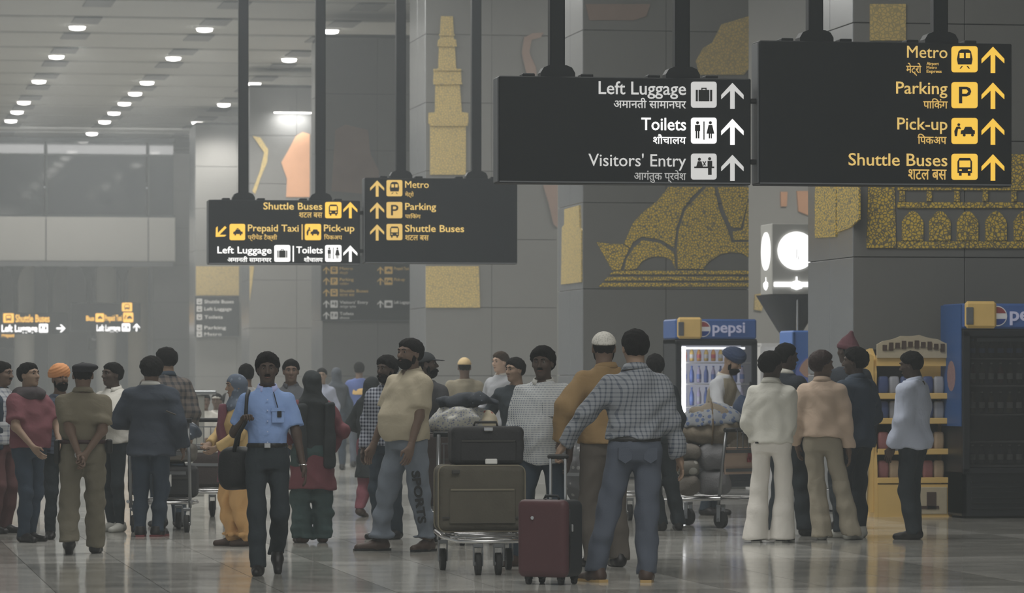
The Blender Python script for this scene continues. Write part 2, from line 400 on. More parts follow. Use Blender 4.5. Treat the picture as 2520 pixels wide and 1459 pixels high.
HATS = {'under': (hair_under, (-.1, -.13, -.1), (.1, .12, .14)), 'short': (hair_short, (-.1, -.13, -.1), (.1, .12, .14)), 'curly': (hair_curly, (-.12, -.15, -.1), (.12, .14, .16)),
        'long': (hair_long, (-.12, -.15, -.3), (.12, .12, .15)), 'beard': (beard, (-.09, -.03, -.15), (.09, .13, .02)),
        'moustache': (moustache, (-.04, .05, -.06), (.04, .12, -.03)), 'skullcap': (skullcap, (-.1, -.13, 0), (.1, .12, .14)),
        'beanie': (beanie, (-.11, -.15, -.01), (.11, .13, .2)), 'turban': (turban, (-.13, -.17, -.02), (.13, .14, .19)),
        'beret': (beret, (-.12, -.15, 0), (.14, .13, .13)), 'cap_crown': (cap_crown, (-.1, -.13, .02), (.1, .12, .14)),
        'cap_brim': (cap_brim, (-.08, .0, -.05), (.08, .2, .08)), 'cap_brim_back': (cap_brim_back, (-.08, -.22, -.05), (.08, 0, .08))}
def person(px, yf, ytop, a, label, skin='brown', fem=False, hair='short', hair_m=None, hats=(), top=None, bottom=None, shoe=None, shoe2=None,
           R=None, L=None, feet=None, head=(0, 0), lean=(0, 0), belly=0.0, wide=1.0, lod=1.0, beard_=False, moust=False, hat_extra=0.0, drop=0.0,
           D=None, group=None, curlR=.35, curlL=.35, thumbR=None, thumbL=None, seat_y=0.0, h=None, seed=None, bare=False, z0=0.0):
    D = D or DF(yf)
    if h is None: h = EYE+(HOR-ytop)*D/FPX-hat_extra
    s = h/1.765
    root = empty('person', ground(px, D)+Vector((0, 0, z0)), math.pi+math.radians(a)-TH, label, 'person', group); root.scale = (s*wide, s*wide, s)
    seed = seed if seed is not None else int(px*7+yf)
    tab = [(z-drop, ax*(1+belly*.35*math.exp(-((z-1.1)/.14)**2)), b+belly*.05*math.exp(-((z-1.08)/.12)**2), cy+seat_y+belly*.04*math.exp(-((z-1.08)/.12)**2)) for z, ax, b, cy in (FEMALE if fem else MALE)]
    zs = .93-drop
    def LN(x, y, z): return (x+lean[0]*(z-zs), y+lean[1]*(z-zs)+seat_y, z)
    sw = .142 if fem else .164
    feet = feet or ((.10, 0, 0, 10, 0), (-.10, 0, 0, 10, 0))
    J = {}
    for sgn, key, tgt in ((1, 'R', R), (-1, 'L', L)):
        sh = LN(sgn*sw, -.005, 1.395-drop)
        tgt = tgt or ((sgn*.245, .05, .88-drop), (sgn*.6, -1, 0))
        el, wr = ik(sh, tgt[0], .285, .255, tgt[1]); J['sh'+key], J['el'+key], J['wr'+key] = v3(sh), el, wr
        fx, fy, lift, yaw, pit = feet[0 if sgn > 0 else 1]
        hip = (sgn*.088, seat_y-.005, .90-drop); an = (fx, fy-.03, .085+lift)
        kn, an2 = ik(hip, an, .420, .402, (sgn*.12, 1, 0)); J['hp'+key], J['kn'+key], J['an'+key] = v3(hip), kn, an2
    def limbs(P, off=0.0, arms=True, legs=True, fore=True):
        d = None
        for k in 'RL':
            if arms:
                e = cone(P, J['sh'+k], J['el'+k], .048+off, .040+off)
                if fore: e = smin(e, cone(P, J['el'+k], J['wr'+k], .040+off, .027+off), .03)
                d = e if d is None else np.minimum(d, e)
        return d
    # ---- the body: one figure from head to feet
    hd = v3(LN(0, .012, 1.640-drop)); HR = rot_axes(head[0], head[1], 0)
    hd = hd + (HR @ v3((0, .0, .02)) - v3((0, 0, .02)))
    hd[1] += -math.sin(math.radians(head[1]))*.04
    lo = [min(J[q+k][i] for q in ('sh', 'el', 'wr', 'an', 'kn', 'hp') for k in 'RL')-.13 for i in range(3)]
    hi = [max(J[q+k][i] for q in ('sh', 'el', 'wr', 'an', 'kn', 'hp') for k in 'RL')+.13 for i in range(3)]
    lo[0] = min(lo[0], -.22); hi[0] = max(hi[0], .22); lo[2] = .03; hi[2] = max(hi[2], 1.52-drop); hi[1] = max(hi[1], .2); lo[1] = min(lo[1], -.2)
    def bodyf(P):
        d = np.maximum(loft(P, tab, -.012, lean, zs), np.maximum(P[2]-(1.50-drop), (.87-drop)-P[2]))
        d = smin(d, limbs(P), .035)
        for k in 'RL':
            e = smin(cone(P, J['hp'+k], J['kn'+k], .068, .050), cone(P, J['kn'+k], J['an'+k], .048, .036), .04); d = smin(d, e, .02)
        return smin(d, cone(P, LN(0, -.02, 1.42-drop), hd+HR@v3((0, -.03, -.12)), .062, .055), .04)
    parts = [field(bodyf, lo, hi, .018*lod)]
    V, Q = head_geo(fem, .0062*max(1, lod*.9)); parts.append((V@HR.T+hd, Q))
    for k, sgn, curl, th in (('R', 1, curlR, thumbR), ('L', -1, curlL, thumbL)):
        Z = J['wr'+k]-J['el'+k]; Z /= np.linalg.norm(Z); T = v3(th) if th is not None else (v3((0, 1, 0)) if abs(Z[1]) < .75 else v3((0, 0, 1)))
        X = T-Z*(T@Z); X /= np.linalg.norm(X); Y = np.cross(Z, X)*sgn
        V, Q = hand_geo(curl, .0050*max(1, lod)); M = np.stack([X, Y, Z], 1); W = V@M.T+J['wr'+k]+Z*.02
        parts.append((W, Q if sgn > 0 else Q[:, ::-1])); J['hd'+k] = J['wr'+k]+Z*.09
    V, Q = join(parts); b = link('body', np_mesh('body', V, Q), SKIN[skin], root)
    # ---- face
    facing = True
    for sgn in (1, -1):
        e = MB().lathe([(.001, -.0095), (.0068, -.007), (.0095, 0), (.0068, .007), (.001, .0095)], n=10).build('eye', M_EYE, root, True)
        p = hd+HR@v3((sgn*.031, .0735, .010)); e.matrix_local = Matrix.Translation(p) @ Matrix(HR.tolist()).to_4x4()
        ir = MB().cyl((0, .0072, 0), (0, .0106, 0), .0060, .0050, 10).build('iris', M_IRIS, e)
        eb = MB().tube([(sgn*.014, .092, .030), (sgn*.030, .089, .036), (sgn*.047, .075, .030)], [.004, .0045, .003], 6).build('eyebrow', hair_m or M_HAIR, root, True)
        eb.matrix_local = Matrix.Translation(hd) @ Matrix(HR.tolist()).to_4x4()
    lp = MB().tube([(-.020, .080, -.062), (-.008, .0895, -.060), (0, .091, -.062), (.008, .0895, -.060), (.020, .080, -.062)], [.002, .0045, .005, .0045, .002], 6).build('lips', M_LIP, root, True)
    lp.matrix_local = Matrix.Translation(hd) @ Matrix(HR.tolist()).to_4x4()
    def hp(kind, m, name, res=.0085):
        k = (kind, lod)
        if k not in CACHE: fn, l0, h0 = HATS[kind]; CACHE[k] = field(fn, l0, h0, res*max(1, lod*.85))
        V, Q = CACHE[k]; return link(name, np_mesh(name, V@HR.T+hd, Q), m, root)
    if hair: hp(hair, hair_m or M_HAIR, 'hair')
    if beard_: hp('beard', hair_m or M_HAIR, 'beard', .006)
    if moust: hp('moustache', hair_m or M_HAIR, 'moustache', .0045)
    for kind, m, name in hats: hp(kind, m, name)
    # ---- clothes
    if bottom:
        bm, t, flare, wz = bottom.get('m'), bottom.get('t', .018), bottom.get('flare', 0), bottom.get('waist', 1.04)-drop
        cut = bottom.get('cut', .055)
        def trf(P):
            d = np.maximum(loft(P, tab, .010, lean, zs), np.maximum(P[2]-wz, (.84-drop)-P[2]))
            for k in 'RL':
                kn, an = J['kn'+k], J['an'+k]; m_ = (kn+an)/2; z_end = an[2]-.085+cut
                e = smin(cone(P, J['hp'+k], kn, .074+t, .054+t), cone(P, kn, m_, .053+t, .047+t+flare*.4), .04)
                e = smin(e, cone(P, m_, an+(an-m_)*.30, .047+t+flare*.4, .038+t+flare), .03)
                if bottom.get('cuff'): e = smin(e, ell(P, an+v3((0, 0, .035)), (.07+t, .07+t, .035)), .02)
                c = z_end-P[2]; c = np.where(P[2] < an[2]+.12, c, -1); e = np.maximum(e, c)
                d = smin(d, e, .035)
            return d+folds(P, 1.4*bottom.get('amp', .0045), seed, 1.0)*np.clip((wz-.12-P[2])/.1, .15, 1)
        l2 = [min(min(J['an'+k][i], J['kn'+k][i], J['hp'+k][i]) for k in 'RL')-.15 for i in range(3)]; h2 = [max(max(J['an'+k][i], J['kn'+k][i], J['hp'+k][i]) for k in 'RL')+.15 for i in range(3)]
        l2[0] = min(l2[0], -.24); h2[0] = max(h2[0], .24); h2[2] = wz+.02; l2[2] = 0; h2[1] = max(h2[1], .2+seat_y); l2[1] = min(l2[1], -.2+seat_y)
        soft(bottom.get('name', 'trousers'), trf, l2, h2, .0135*lod, bm, root)
    if top:
        tm, t, hem, slv = top['m'], top.get('t', .016), top.get('hem', .88)-drop, top.get('sleeve', 'long'); low = top.get('low', None)
        tk = top.get('tuck'); tb = [(z, a_+(t if z > 1.1-drop or not tk else .002)+(.012 if (z < 1-drop and not tk) else 0), b_+(t if z > 1.1-drop or not tk else .002)+(.016 if (z < 1-drop and not tk) else 0), c_) for z, a_, b_, c_ in tab]
        if low: tb = [(hem, low[0], low[1], seat_y)]+[r for r in tb if r[0] > max(hem+.03, .95-drop)]
        elif top.get('box'): tb = [(r[0], max(r[1], .168+t) if r[0] < 1.3-drop else r[1], max(r[2], .118+t) if r[0] < 1.3-drop else r[2], r[3]) for r in tb]
        neck = top.get('neck', 1.495)-drop
        def tpf(P):
            d = np.maximum(loft(P, tb, 0, lean, zs), np.maximum(P[2]-neck, hem-P[2]-top.get('curve', 0)*np.cos(P[0]*14)*.5))
            if slv != 'none':
                for k in 'RL':
                    el, wr, sh = J['el'+k], J['wr'+k], J['sh'+k]
                    if slv == 'short':
                        e_ = sh+(el-sh)*.78; e = cone(P, sh, sh+(el-sh)*1.0, .050+t, .056+t); ax = (el-sh)/np.linalg.norm(el-sh)
                        c = (P[0]-e_[0])*ax[0]+(P[1]-e_[1])*ax[1]+(P[2]-e_[2])*ax[2]; e = np.maximum(e, c)
                    else:
                        fr = 1.0 if slv == 'long' else .35
                        e_ = el+(wr-el)*fr; ax = (wr-el)/np.linalg.norm(wr-el); e = smin(cone(P, sh, el, .049+t, .044+t), cone(P, el, wr, .043+t, .032+t), .04)
                        c = (P[0]-e_[0])*ax[0]+(P[1]-e_[1])*ax[1]+(P[2]-e_[2])*ax[2]
                        c = np.where(cone(P, e_, e_+ax*.3, .16, .16) < 0, c, -1); e = np.maximum(e, c)
                    d = smin(d, e, .045)
            if top.get('vneck'): d = np.maximum(d, -cone(P, LN(0, .14, 1.40-drop), LN(0, .05, 1.52-drop), .012, .05))
            return d+folds(P, 1.4*top.get('amp', .005), seed+3, .8)
        l3 = [min(min(J[q+k][i] for q in ('sh', 'el', 'wr')) for k in 'RL')-.09 for i in range(3)]; h3 = [max(max(J[q+k][i] for q in ('sh', 'el', 'wr')) for k in 'RL')+.09 for i in range(3)]
        lx = (low[0] if low else .22)+.04
        l3[0] = min(l3[0], -lx); h3[0] = max(h3[0], lx); l3[2] = min(l3[2], hem-.03); h3[2] = max(h3[2], neck+.01); l3[1] = min(l3[1], -.22+seat_y); h3[1] = max(h3[1], .24+seat_y+lean[1]*.6)
        soft(top.get('name', 'shirt'), tpf, l3, h3, .0135*lod, tm, root)
        cm = top.get('collar')
        if cm:
            nb = LN(0, -.020, 1.490-drop); pts = []
            for i in range(17):
                an_ = math.radians(-65+310*i/16)+math.pi/2+math.radians(-25)
                an_ = math.radians(118+304*i/16); pts.append((nb[0]+math.cos(an_)*.070, nb[1]+.005+math.sin(an_)*.068, nb[2]-.018*math.sin(an_)+.006))
            mbc = MB(); n = len(pts)
            vs = []
            for (x, y, z) in pts:
                ux, uy = (x-nb[0])/.07, (y-nb[1])/.07
                for (ro, dz) in ((-.004, .022), (.006, .026), (.026, -.018), (.018, -.022)): vs.append((x+ux*ro, y+uy*ro, z+dz))
            fs = [(i*4+j, i*4+(j+1) % 4, (i+1)*4+(j+1) % 4, (i+1)*4+j) for i in range(n-1) for j in range(4)]+[(0, 3, 2, 1), ((n-1)*4, (n-1)*4+1, (n-1)*4+2, (n-1)*4+3)]
            mbc.add(vs, fs); mbc.build('collar', cm, root, True)
    # ---- shoes
    if shoe:
        for k, (fx, fy, lift, yaw, pit) in zip('RL', feet):
            sg = 1 if k == 'R' else -1; kk = ('shoe', lod)
            if kk not in CACHE:
                def sf(P):
                    d = smin(cone(P, (0, -.055, .040), (0, .02, .045), .040, .046), cone(P, (0, .03, .036), (.004, .155, .026), .044, .034), .04)
                    d = smin(d, cone(P, (0, -.045, .05), (0, -.035, .11), .042, .044), .03); return np.maximum(np.maximum(d, -P[2]), P[2]-.105)
                CACHE[kk] = field(sf, (-.07, -.12, 0), (.07, .21, .12), .009*max(1, lod*.9))
            V, Q = CACHE[kk]; o = link('shoe', np_mesh('shoe', V, Q), shoe, root)
            o.location = (J['an'+k][0], J['an'+k][1]+.015, lift); o.rotation_euler = (math.radians(pit), 0, math.radians(-yaw*sg))
            if shoe2:
                MB().prism([(-.035, -.1), (.035, -.1), (.046, .05), (.042, .15), (.015, .195), (-.02, .193), (-.042, .14), (-.044, .04)], 0, .018)
                sl = MB(); pl = [(-.036, -.098), (.036, -.098), (.047, .05), (.043, .15), (.015, .194), (-.02, .192), (-.043, .14), (-.045, .04)]
                n = len(pl); sl.add([(x, y, -.002) for x, y in pl]+[(x, y, .020) for x, y in pl], [tuple(range(n))[::-1], tuple(range(n, 2*n))]+[(i, (i+1) % n, n+(i+1) % n, n+i) for i in range(n)])
                sl.build('sole', shoe2, o)
    J['head'] = hd; J['HR'] = HR; J['root'] = root; J['s'] = s; J['tab'] = tab; J['lean'] = lean; J['zs'] = zs; J['LN'] = LN; J['lod'] = lod; J['D'] = D
    return J
def belt(J, m, z=1.035, buckle=None, t=.020):
    tb = [(zz, a+t, b+t, c) for zz, a, b, c in J['tab']]
    def f(P): return np.maximum(loft(P, tb, 0, J['lean'], J['zs']), np.abs(P[2]-z)-.018)
    soft('belt', f, (-.24, -.2, z-.03), (.24, .22, z+.03), .012, m, J['root'])
    if buckle: MB().box((0, .142, z), (.05, .012, .04), bev=.003).build('buckle', buckle, J['root'])
def to_world(J, p): return J['root'].matrix_basis @ Vector(p)
# ------------------------------------------------------------------ surface materials of the hall
M_WALL = mat('grey_wall_panel', (.175, .176, .170), .42, noise=.06, nscale=1.5)
M_WALLM = mat('brushed_metal_cladding', (.42, .43, .44), .26, .75, noise=.05, nscale=2)
M_JOINT = mat('dark_joint', (.03, .03, .03), .8, noise=0)
M_GOLD = mat_gold('gold_mosaic', (.95, .68, .12), (.24, .21, .14), 28)
M_GOLD2 = mat_gold('pale_gold_mosaic', (.72, .55, .22), (.48, .39, .20), 24)
M_PINK = mat('peach_mural_paint', (.62, .34, .20), .6, noise=.15, nscale=3)
M_PINK2 = mat('dusky_pink_mural_paint', (.27, .20, .17), .6, noise=.15, nscale=3)
M_CEIL = mat('ceiling_panel_white', (.50, .50, .47), .6, noise=.05, nscale=.7)
M_CREAM = mat('cream_cladding', (.85, .83, .76), .5, noise=.05, nscale=.7)
M_DARKROOM = mat('dark_interior', (.045, .05, .055), .6, noise=.1)
M_GLASS = mat('tinted_glass', (.05, .06, .07), .05, noise=0, spec=.6)
M_BLACK = mat('black_plastic', (.018, .019, .02), .45, noise=0)
M_SIGN = mat('sign_panel_charcoal', (.014, .017, .020), .5, noise=.05)
M_SIGNSIDE = mat('sign_side_grey', (.17, .18, .19), .45, noise=0)
M_STEEL = mat('steel', (.62, .62, .62), .25, .9, noise=0)
M_STEELD = mat('dull_steel', (.30, .31, .32), .35, .8, noise=0)
M_RUB = mat('rubber', (.03, .03, .03), .7, noise=0)
M_LAMP = mat('lamp_lit', (.9, .9, .88), .4, emit=(1, .98, .94), estr=8.0, noise=0)
M_PAPER = mat('paper_white', (.75, .75, .72), .7, noise=.05)
YEL = (1.0, .60, .06); WHT = (1, 1, .98)
M_Y = mat('lit_yellow', (.6, .4, .1), .5, emit=YEL, estr=.78, noise=0); M_YD = mat('lit_yellow_soft', (.5, .38, .14), .5, emit=(1, .62, .16), estr=.50, noise=0)
M_YT = mat('lit_yellow_lettering', (.6, .45, .15), .5, emit=(1, .66, .20), estr=.55, noise=0)
M_W = mat('lit_white', (.8, .8, .8), .5, emit=WHT, estr=.95, noise=0); M_WD = mat('lit_white_soft', (.6, .6, .6), .5, emit=WHT, estr=.42, noise=0); M_WDD = mat('lit_white_faint', (.6, .6, .6), .5, emit=WHT, estr=.20, noise=0)
M_ICON = mat('icon_black', (.03, .03, .03), .5, noise=0)
# ------------------------------------------------------------------ floor
def floor_mat(name, tiled):
    m = mat(name, (.40, .39, .36), .16, noise=0, spec=.5); nt = m.node_tree; L = nt.links; p = nt.nodes['Principled BSDF']
    tc = nt.nodes.new('ShaderNodeTexCoord'); geo = nt.nodes.new('ShaderNodeNewGeometry'); info = nt.nodes.new('ShaderNodeObjectInfo')
    br = nt.nodes.new('ShaderNodeTexBrick'); br.offset = 0; br.inputs['Scale'].default_value = 1; br.inputs['Brick Width'].default_value = .76; br.inputs['Row Height'].default_value = .76
    br.inputs['Mortar Size'].default_value = .004; br.inputs['Color1'].default_value = (.50, .49, .45, 1); br.inputs['Color2'].default_value = (.66, .65, .60, 1); br.inputs['Mortar'].default_value = (.12, .12, .11, 1)
    L.new(geo.outputs['Position'], br.inputs['Vector'])
    n = nt.nodes.new('ShaderNodeTexNoise'); n.inputs['Scale'].default_value = 2.2; n.inputs['Detail'].default_value = 6; L.new(geo.outputs['Position'], n.inputs['Vector'])
    mx = nt.nodes.new('ShaderNodeMix'); mx.data_type = 'RGBA'; mx.blend_type = 'MULTIPLY'; mx.inputs[0].default_value = .5
    r = nt.nodes.new('ShaderNodeValToRGB'); r.color_ramp.elements[0].position = .3; r.color_ramp.elements[1].position = .7; r.color_ramp.elements[0].color = (.55, .55, .55, 1)
    L.new(n.outputs[0], r.inputs[0])
    # broad bands of paler and darker granite running along and across the hall
    sp = nt.nodes.new('ShaderNodeSeparateXYZ'); L.new(geo.outputs['Position'], sp.inputs[0])
    bx = mnode(nt, 'LESS_THAN', mnode(nt, 'FRACT', mnode(nt, 'DIVIDE', mnode(nt, 'ADD', sp.outputs[0], -1.52), 4.56)), .5)
    by = mnode(nt, 'LESS_THAN', mnode(nt, 'FRACT', mnode(nt, 'DIVIDE', sp.outputs[1], 9.12)), .5)
    f = mnode(nt, 'ABSOLUTE', mnode(nt, 'SUBTRACT', bx, by))
    rn = nt.nodes.new('ShaderNodeMix'); rn.data_type = 'RGBA'; rn.inputs[6].default_value = (.36, .35, .315, 1); rn.inputs[7].default_value = (.68, .67, .62, 1)
    L.new(f, rn.inputs[0])
    base = nt.nodes.new('ShaderNodeMix'); base.data_type = 'RGBA'; base.inputs[0].default_value = .72; L.new(br.outputs['Color'], base.inputs[6]); L.new(rn.outputs[2], base.inputs[7])
    L.new(base.outputs[2], mx.inputs[6]); L.new(r.outputs[0], mx.inputs[7]); L.new(mx.outputs[2], p.inputs['Base Color'])
    rr = mnode(nt, 'MULTIPLY_ADD', n.outputs[0], .10, .05); L.new(rr, p.inputs['Roughness'])
    b = nt.nodes.new('ShaderNodeBump'); b.inputs['Strength'].default_value = .06; b.inputs['Distance'].default_value = .003
    n3 = nt.nodes.new('ShaderNodeTexNoise'); n3.inputs['Scale'].default_value = 3; L.new(geo.outputs['Position'], n3.inputs['Vector']); L.new(n3.outputs[0], b.inputs['Height']); L.new(b.outputs[0], p.inputs['Normal'])
    return m
M_FLOOR = floor_mat('polished_granite', True)
TILE = .76; X0 = 1.52-TILE*2; NX, NY = 14, 17; Y0 = 25.08      # tiles one by one where they show largest
fl = MB()
xa, xb, ya, yb = X0, X0+NX*TILE, Y0, Y0+NY*TILE
for (a0, a1, b0, b1) in ((-25, xa, -12, 175), (xb, 26, -12, 175), (xa, xb, -12, ya), (xa, xb, yb, 175)): fl.box(((a0+a1)/2, (b0+b1)/2, -.05), (a1-a0, b1-b0, .1))
fl.box(((xa+xb)/2, (ya+yb)/2, -.055), (xb-xa, yb-ya, .09))
floor = fl.build('floor', M_FLOOR); tag(floor, kind='structure')
tme = MB().box((0, 0, -.005), (TILE-.004, TILE-.004, .010)).mesh('floor_tile'); tme.materials.append(M_FLOOR)
for i in range(NX):
    for j in range(NY):
        o = link('floor_tile', tme, None, floor); o.location = (xa+(i+.5)*TILE, ya+(j+.5)*TILE, 0)
# ------------------------------------------------------------------ ceiling
CZ = 9.45
ce = MB().box((-.5, 80, CZ+.25), (51, 184, .12)).build('ceiling', mat('ceiling_void', (.10, .10, .095), .8, noise=0)); tag(ce, kind='structure')
pl_me = MB().box((0, 0, .12), (51, 3.75, .24), bev=.03).mesh('ceiling_panel'); pl_me.materials.append(M_CEIL)
rc_me = MB().box((0, 0, -.012), (.62, 1.5, .03), bev=.008).mesh('ceiling_shade_plate'); rc_me.materials.append(mat('shade_plate_grey', (.27, .275, .28), .7, noise=0))  # flat plates under the panels; the shade of a hollow is put into their grey
ROWS = (5.6, 8.5, 11.4); YJ = [90.6+4.25*k for k in range(-24, 19)]
for y in YJ:
    o = link('ceiling_panel', pl_me, None, ce); o.location = (-.5, y+2.125, CZ+.02)
    if y > 84 and y < 136:
        for x in ROWS:
            r_ = link('ceiling_shade_plate', rc_me, None, o); r_.location = (x+.5+.12, -1.35, 0)
lme = MB().lathe([(.19, 0), (.19, -.03), (.17, -.09), (.06, -.115)], n=14).mesh('diffuser'); lme.materials.append(M_LAMP)
hme = MB().lathe([(.24, .02), (.24, -.02), (.20, -.035)], n=14).mesh('housing'); hme.materials.append(M_PAPER)
ORD = ('first', 'second', 'third', 'fourth', 'fifth', 'sixth', 'seventh', 'eighth', 'ninth')
rown = ('leftmost', 'middle', 'rightmost')
for ri, x in enumerate(ROWS):
    ys = [92.8, 101.3, 109.8]+([118.3, 122.6, 126.8] if ri == 0 else [114.1, 118.3, 122.6, 126.8, 133] if ri == 1 else [118.3, 126.8])
    for yi, y in enumerate(ys):
        e = empty('ceiling_light', (x, y, CZ+.02), 0, '%s ceiling downlight, counted from the near end of the %s row' % (ORD[yi], rown[ri]), 'ceiling light', 'downlights of the %s ceiling row' % rown[ri])
        link('diffuser', lme, None, e); link('housing', hme, None, e)
        if y in (92.8, 101.3, 109.8, 118.3): spot_lamp((x, y, CZ-.2), 860)
# ------------------------------------------------------------------ pillars along the right side
XP = 10.7; PW = 2.44; HZ = [0.02, .25, 1.49, 2.73, 3.97, 5.21, 6.45, 7.69, 8.93]
PY = [41.8+15.6*k for k in range(7)]
fp, sp_ = {}, {}
for a, b in zip(HZ, HZ[1:]):
    me = MB().box((0, 0, 0), (1.212, .03, b-a-.010), bev=.004).mesh('wall_panel'); me.materials.append(M_WALL); fp[a] = me
    me = MB().box((0, 0, 0), (.03, .99, b-a-.010), bev=.004).mesh('metal_panel'); me.materials.append(M_WALLM); sp_[a] = me
PILL = []
for k, Y in enumerate(PY):
    p = MB().box((XP+PW/2, Y+1.0, 4.5), (PW-.04, 1.96, 9.0)).build('trim_%d' % (k+1), M_JOINT); tag(p, kind='structure'); PILL.append(p)
    for a, b in zip(HZ, HZ[1:]):
        for c in (0, 1):
            o = link('wall_panel', fp[a], None, p); o.location = (XP+.61+1.22*c, Y+.012, (a+b)/2)
            o = link('metal_panel', sp_[a], None, p); o.location = (XP+.012, Y+.5+1.0*c, (a+b)/2)
def mural(k, poly, m, name='mural', th=.02, side=False):
    Y = PY[k]
    if side: return MB().prism_x([on_side(px, py, XP) for px, py in poly], XP-.022, XP-.002).build(name, m, PILL[k])
    q = [on_front(px, py, Y) for px, py in poly]
    return MB().prism([(min(max(x, XP+.005), XP+PW-.005), min(z, 8.9)) for x, z in q], Y-.022, Y-.002).build(name, m, PILL[k])
# arcade mural on the nearest pillar
mural(0, [(2136, 455), (2200, 455), (2204, 610), (2132, 610)], M_GOLD)
mural(0, [(2208, 498), (2640, 498), (2640, 512), (2208, 512)], M_GOLD); mural(0, [(2208, 594), (2640, 594), (2640, 611), (2208, 611)], M_GOLD)
mural(0, [(2208, 380), (2640, 380), (2640, 468), (2208, 468)], M_GOLD)
for cx in (2245, 2312, 2380, 2450, 2520, 2590):
    mural(0, [(cx-32, 470), (cx-20, 470), (cx-20, 496), (cx-32, 496)], M_GOLD)
    mural(0, [(cx-26, 592), (cx-26, 545)]+[(cx-26+52*t/8, 545-26*math.sin(math.pi*t/8)) for t in range(1, 8)]+[(cx+26, 545), (cx+26, 592)], M_GOLD)
mural(0, [(2140, 100), (2140, 10), (2228, 10), (2228, 100)], M_GOLD2)
mural(0, [(2010, 585), (2010, 440), (2062, 440), (2061, 583)], M_GOLD, side=True); mural(0, [(2064, 572), (2064, 440), (2118, 440), (2118, 540), (2096, 560)], M_GOLD, side=True)
# petal temple on the second pillar
def petal(pts, m=M_GOLD): return mural(1, pts, m)
petal([(1468, 596), (1500, 600), (1532, 601), (1548, 612), (1534, 640), (1527, 664), (1506, 664), (1490, 636)])
petal([(1535, 600), (1558, 548), (1584, 520), (1618, 494), (1645, 460), (1728, 460), (1700, 486), (1680, 514), (1664, 560), (1658, 610), (1625, 590), (1578, 582), (1556, 596), (1550, 610)])
petal([(1536, 664), (1542, 636), (1560, 609), (1580, 591), (1624, 598), (1657, 621), (1662, 661), (1652, 640), (1632, 631), (1604, 631), (1580, 642), (1564, 662)])
petal([(1668, 661), (1665, 620), (1670, 568), (1687, 514), (1720, 480), (1738, 460), (1757, 460), (1768, 514), (1790, 566), (1800, 596), (1848, 596), (1848, 634), (1828, 624), (1799, 620), (1770, 626), (1742, 645), (1730, 662)])
petal([(1765, 460), (1848, 460), (1848, 474), (1838, 500), (1822, 560), (1800, 560), (1782, 520)])
petal([(1848, 490), (1848, 590), (1806, 590), (1802, 570), (1828, 566)])
for y in (666, 681, 696): petal([(1510-(y-666)*.9, y), (1848, y), (1848, y+9), (1500-(y-666)*.9, y+9)])
mural(1, [(1712, 150), (1730, 118), (1752, 105), (1775, 60), (1848, 40), (1848, 170), (1830, 184), (1720, 184)], M_GOLD2)
mural(1, [(1440, 10), (1600, 10), (1590, 40), (1560, 50), (1450, 50)], M_PINK2)
mural(1, [(1384, 700), (1386, 560), (1392, 552), (1392, 515), (1428, 505), (1430, 560), (1434, 566), (1434, 694)], M_GOLD2, side=True)
# tall minaret on the third pillar
mz = [(1058, 430), (1058, 306), (1054, 304), (1054, 278), (1070, 276), (1071, 205), (1066, 203), (1067, 172), (1078, 168), (1080, 114), (1076, 111), (1078, 98), (1082, 96), (1085, 40), (1114, 40), (1117, 96), (1122, 98), (1123, 111), (1119, 114), (1122, 168), (1134, 172), (1135, 203), (1131, 205), (1136, 276), (1152, 278), (1152, 304), (1146, 306), (1146, 430)]
mural(2, mz, M_GOLD2)
for (y, x0_, x1_) in ((308, 1057, 1150), (206, 1066, 1136), (172, 1066, 1134), (113, 1076, 1123), (86, 1080, 1118)):
    q = [on_front(px, py, PY[2]) for px, py in ((x0_, y-2), (x1_, y-2), (x1_, y+2), (x0_, y+2))]
    MB().prism(q, PY[2]-.05, PY[2]-.02).build('mural_band', M_GOLD2, PILL[2])
mural(2, [(1047, 655), (1178, 655), (1181, 757), (1045, 757)], M_GOLD2)
mural(2, [(1284, 130), (1290, 92), (1310, 82), (1338, 80), (1330, 92), (1308, 98), (1302, 130), (1318, 165), (1320, 184), (1296, 184)], M_PINK2)
mural(2, [(1336, 455), (1376, 455), (1376, 560), (1362, 552), (1350, 500)], M_PINK2)
mural(3, [(815, 470), (825, 320), (850, 306), (905, 320), (912, 380), (932, 420), (935, 480)], M_PINK2)
mural(4, [(621, 470), (640, 420), (650, 375), (622, 335), (640, 338), (660, 368), (657, 400), (640, 440), (628, 478)], M_GOLD2)
mural(4, [(704, 485), (706, 440), (692, 400), (708, 372), (728, 335), (745, 325), (762, 330), (762, 485)], M_PINK)
mural(4, [(612, 655), (625, 655), (620, 700), (612, 740)], M_GOLD2)
mural(5, [(482, 655), (588, 655), (588, 727), (482, 727)], M_GOLD2)
mural(6, [(345, 660), (372, 660), (372, 850), (345, 860)], M_GOLD2) if 0 else None
# wall-wash lamp over the fifth pillar
ww = empty('wall_washer', at(742, 262, PY[4]*1.0), 0, 'slim wall lamp throwing white light down the orange mural', 'wall lamp')
ww.location = (on_front(722, 262, PY[4]-.35)[0], PY[4]-.35, on_front(735, 280, PY[4])[1])
MB().box((0, 0, 0), (1.0, .06, .03), bev=.008).build('lamp_bar', M_LAMP, ww); MB().box((0, .19, .05), (.06, .33, .03)).build('arm', M_STEELD, ww)
l = bpy.data.lights.new('wall_wash', 'AREA'); l.shape = 'RECTANGLE'; l.size = .8; l.size_y = .1; l.energy = 20
lo_ = bpy.data.objects.new('wall_wash', l); COL.objects.link(lo_); lo_.location = ww.location+Vector((0, .02, -.06)); lo_.rotation_euler = (math.radians(25), 0, 0)
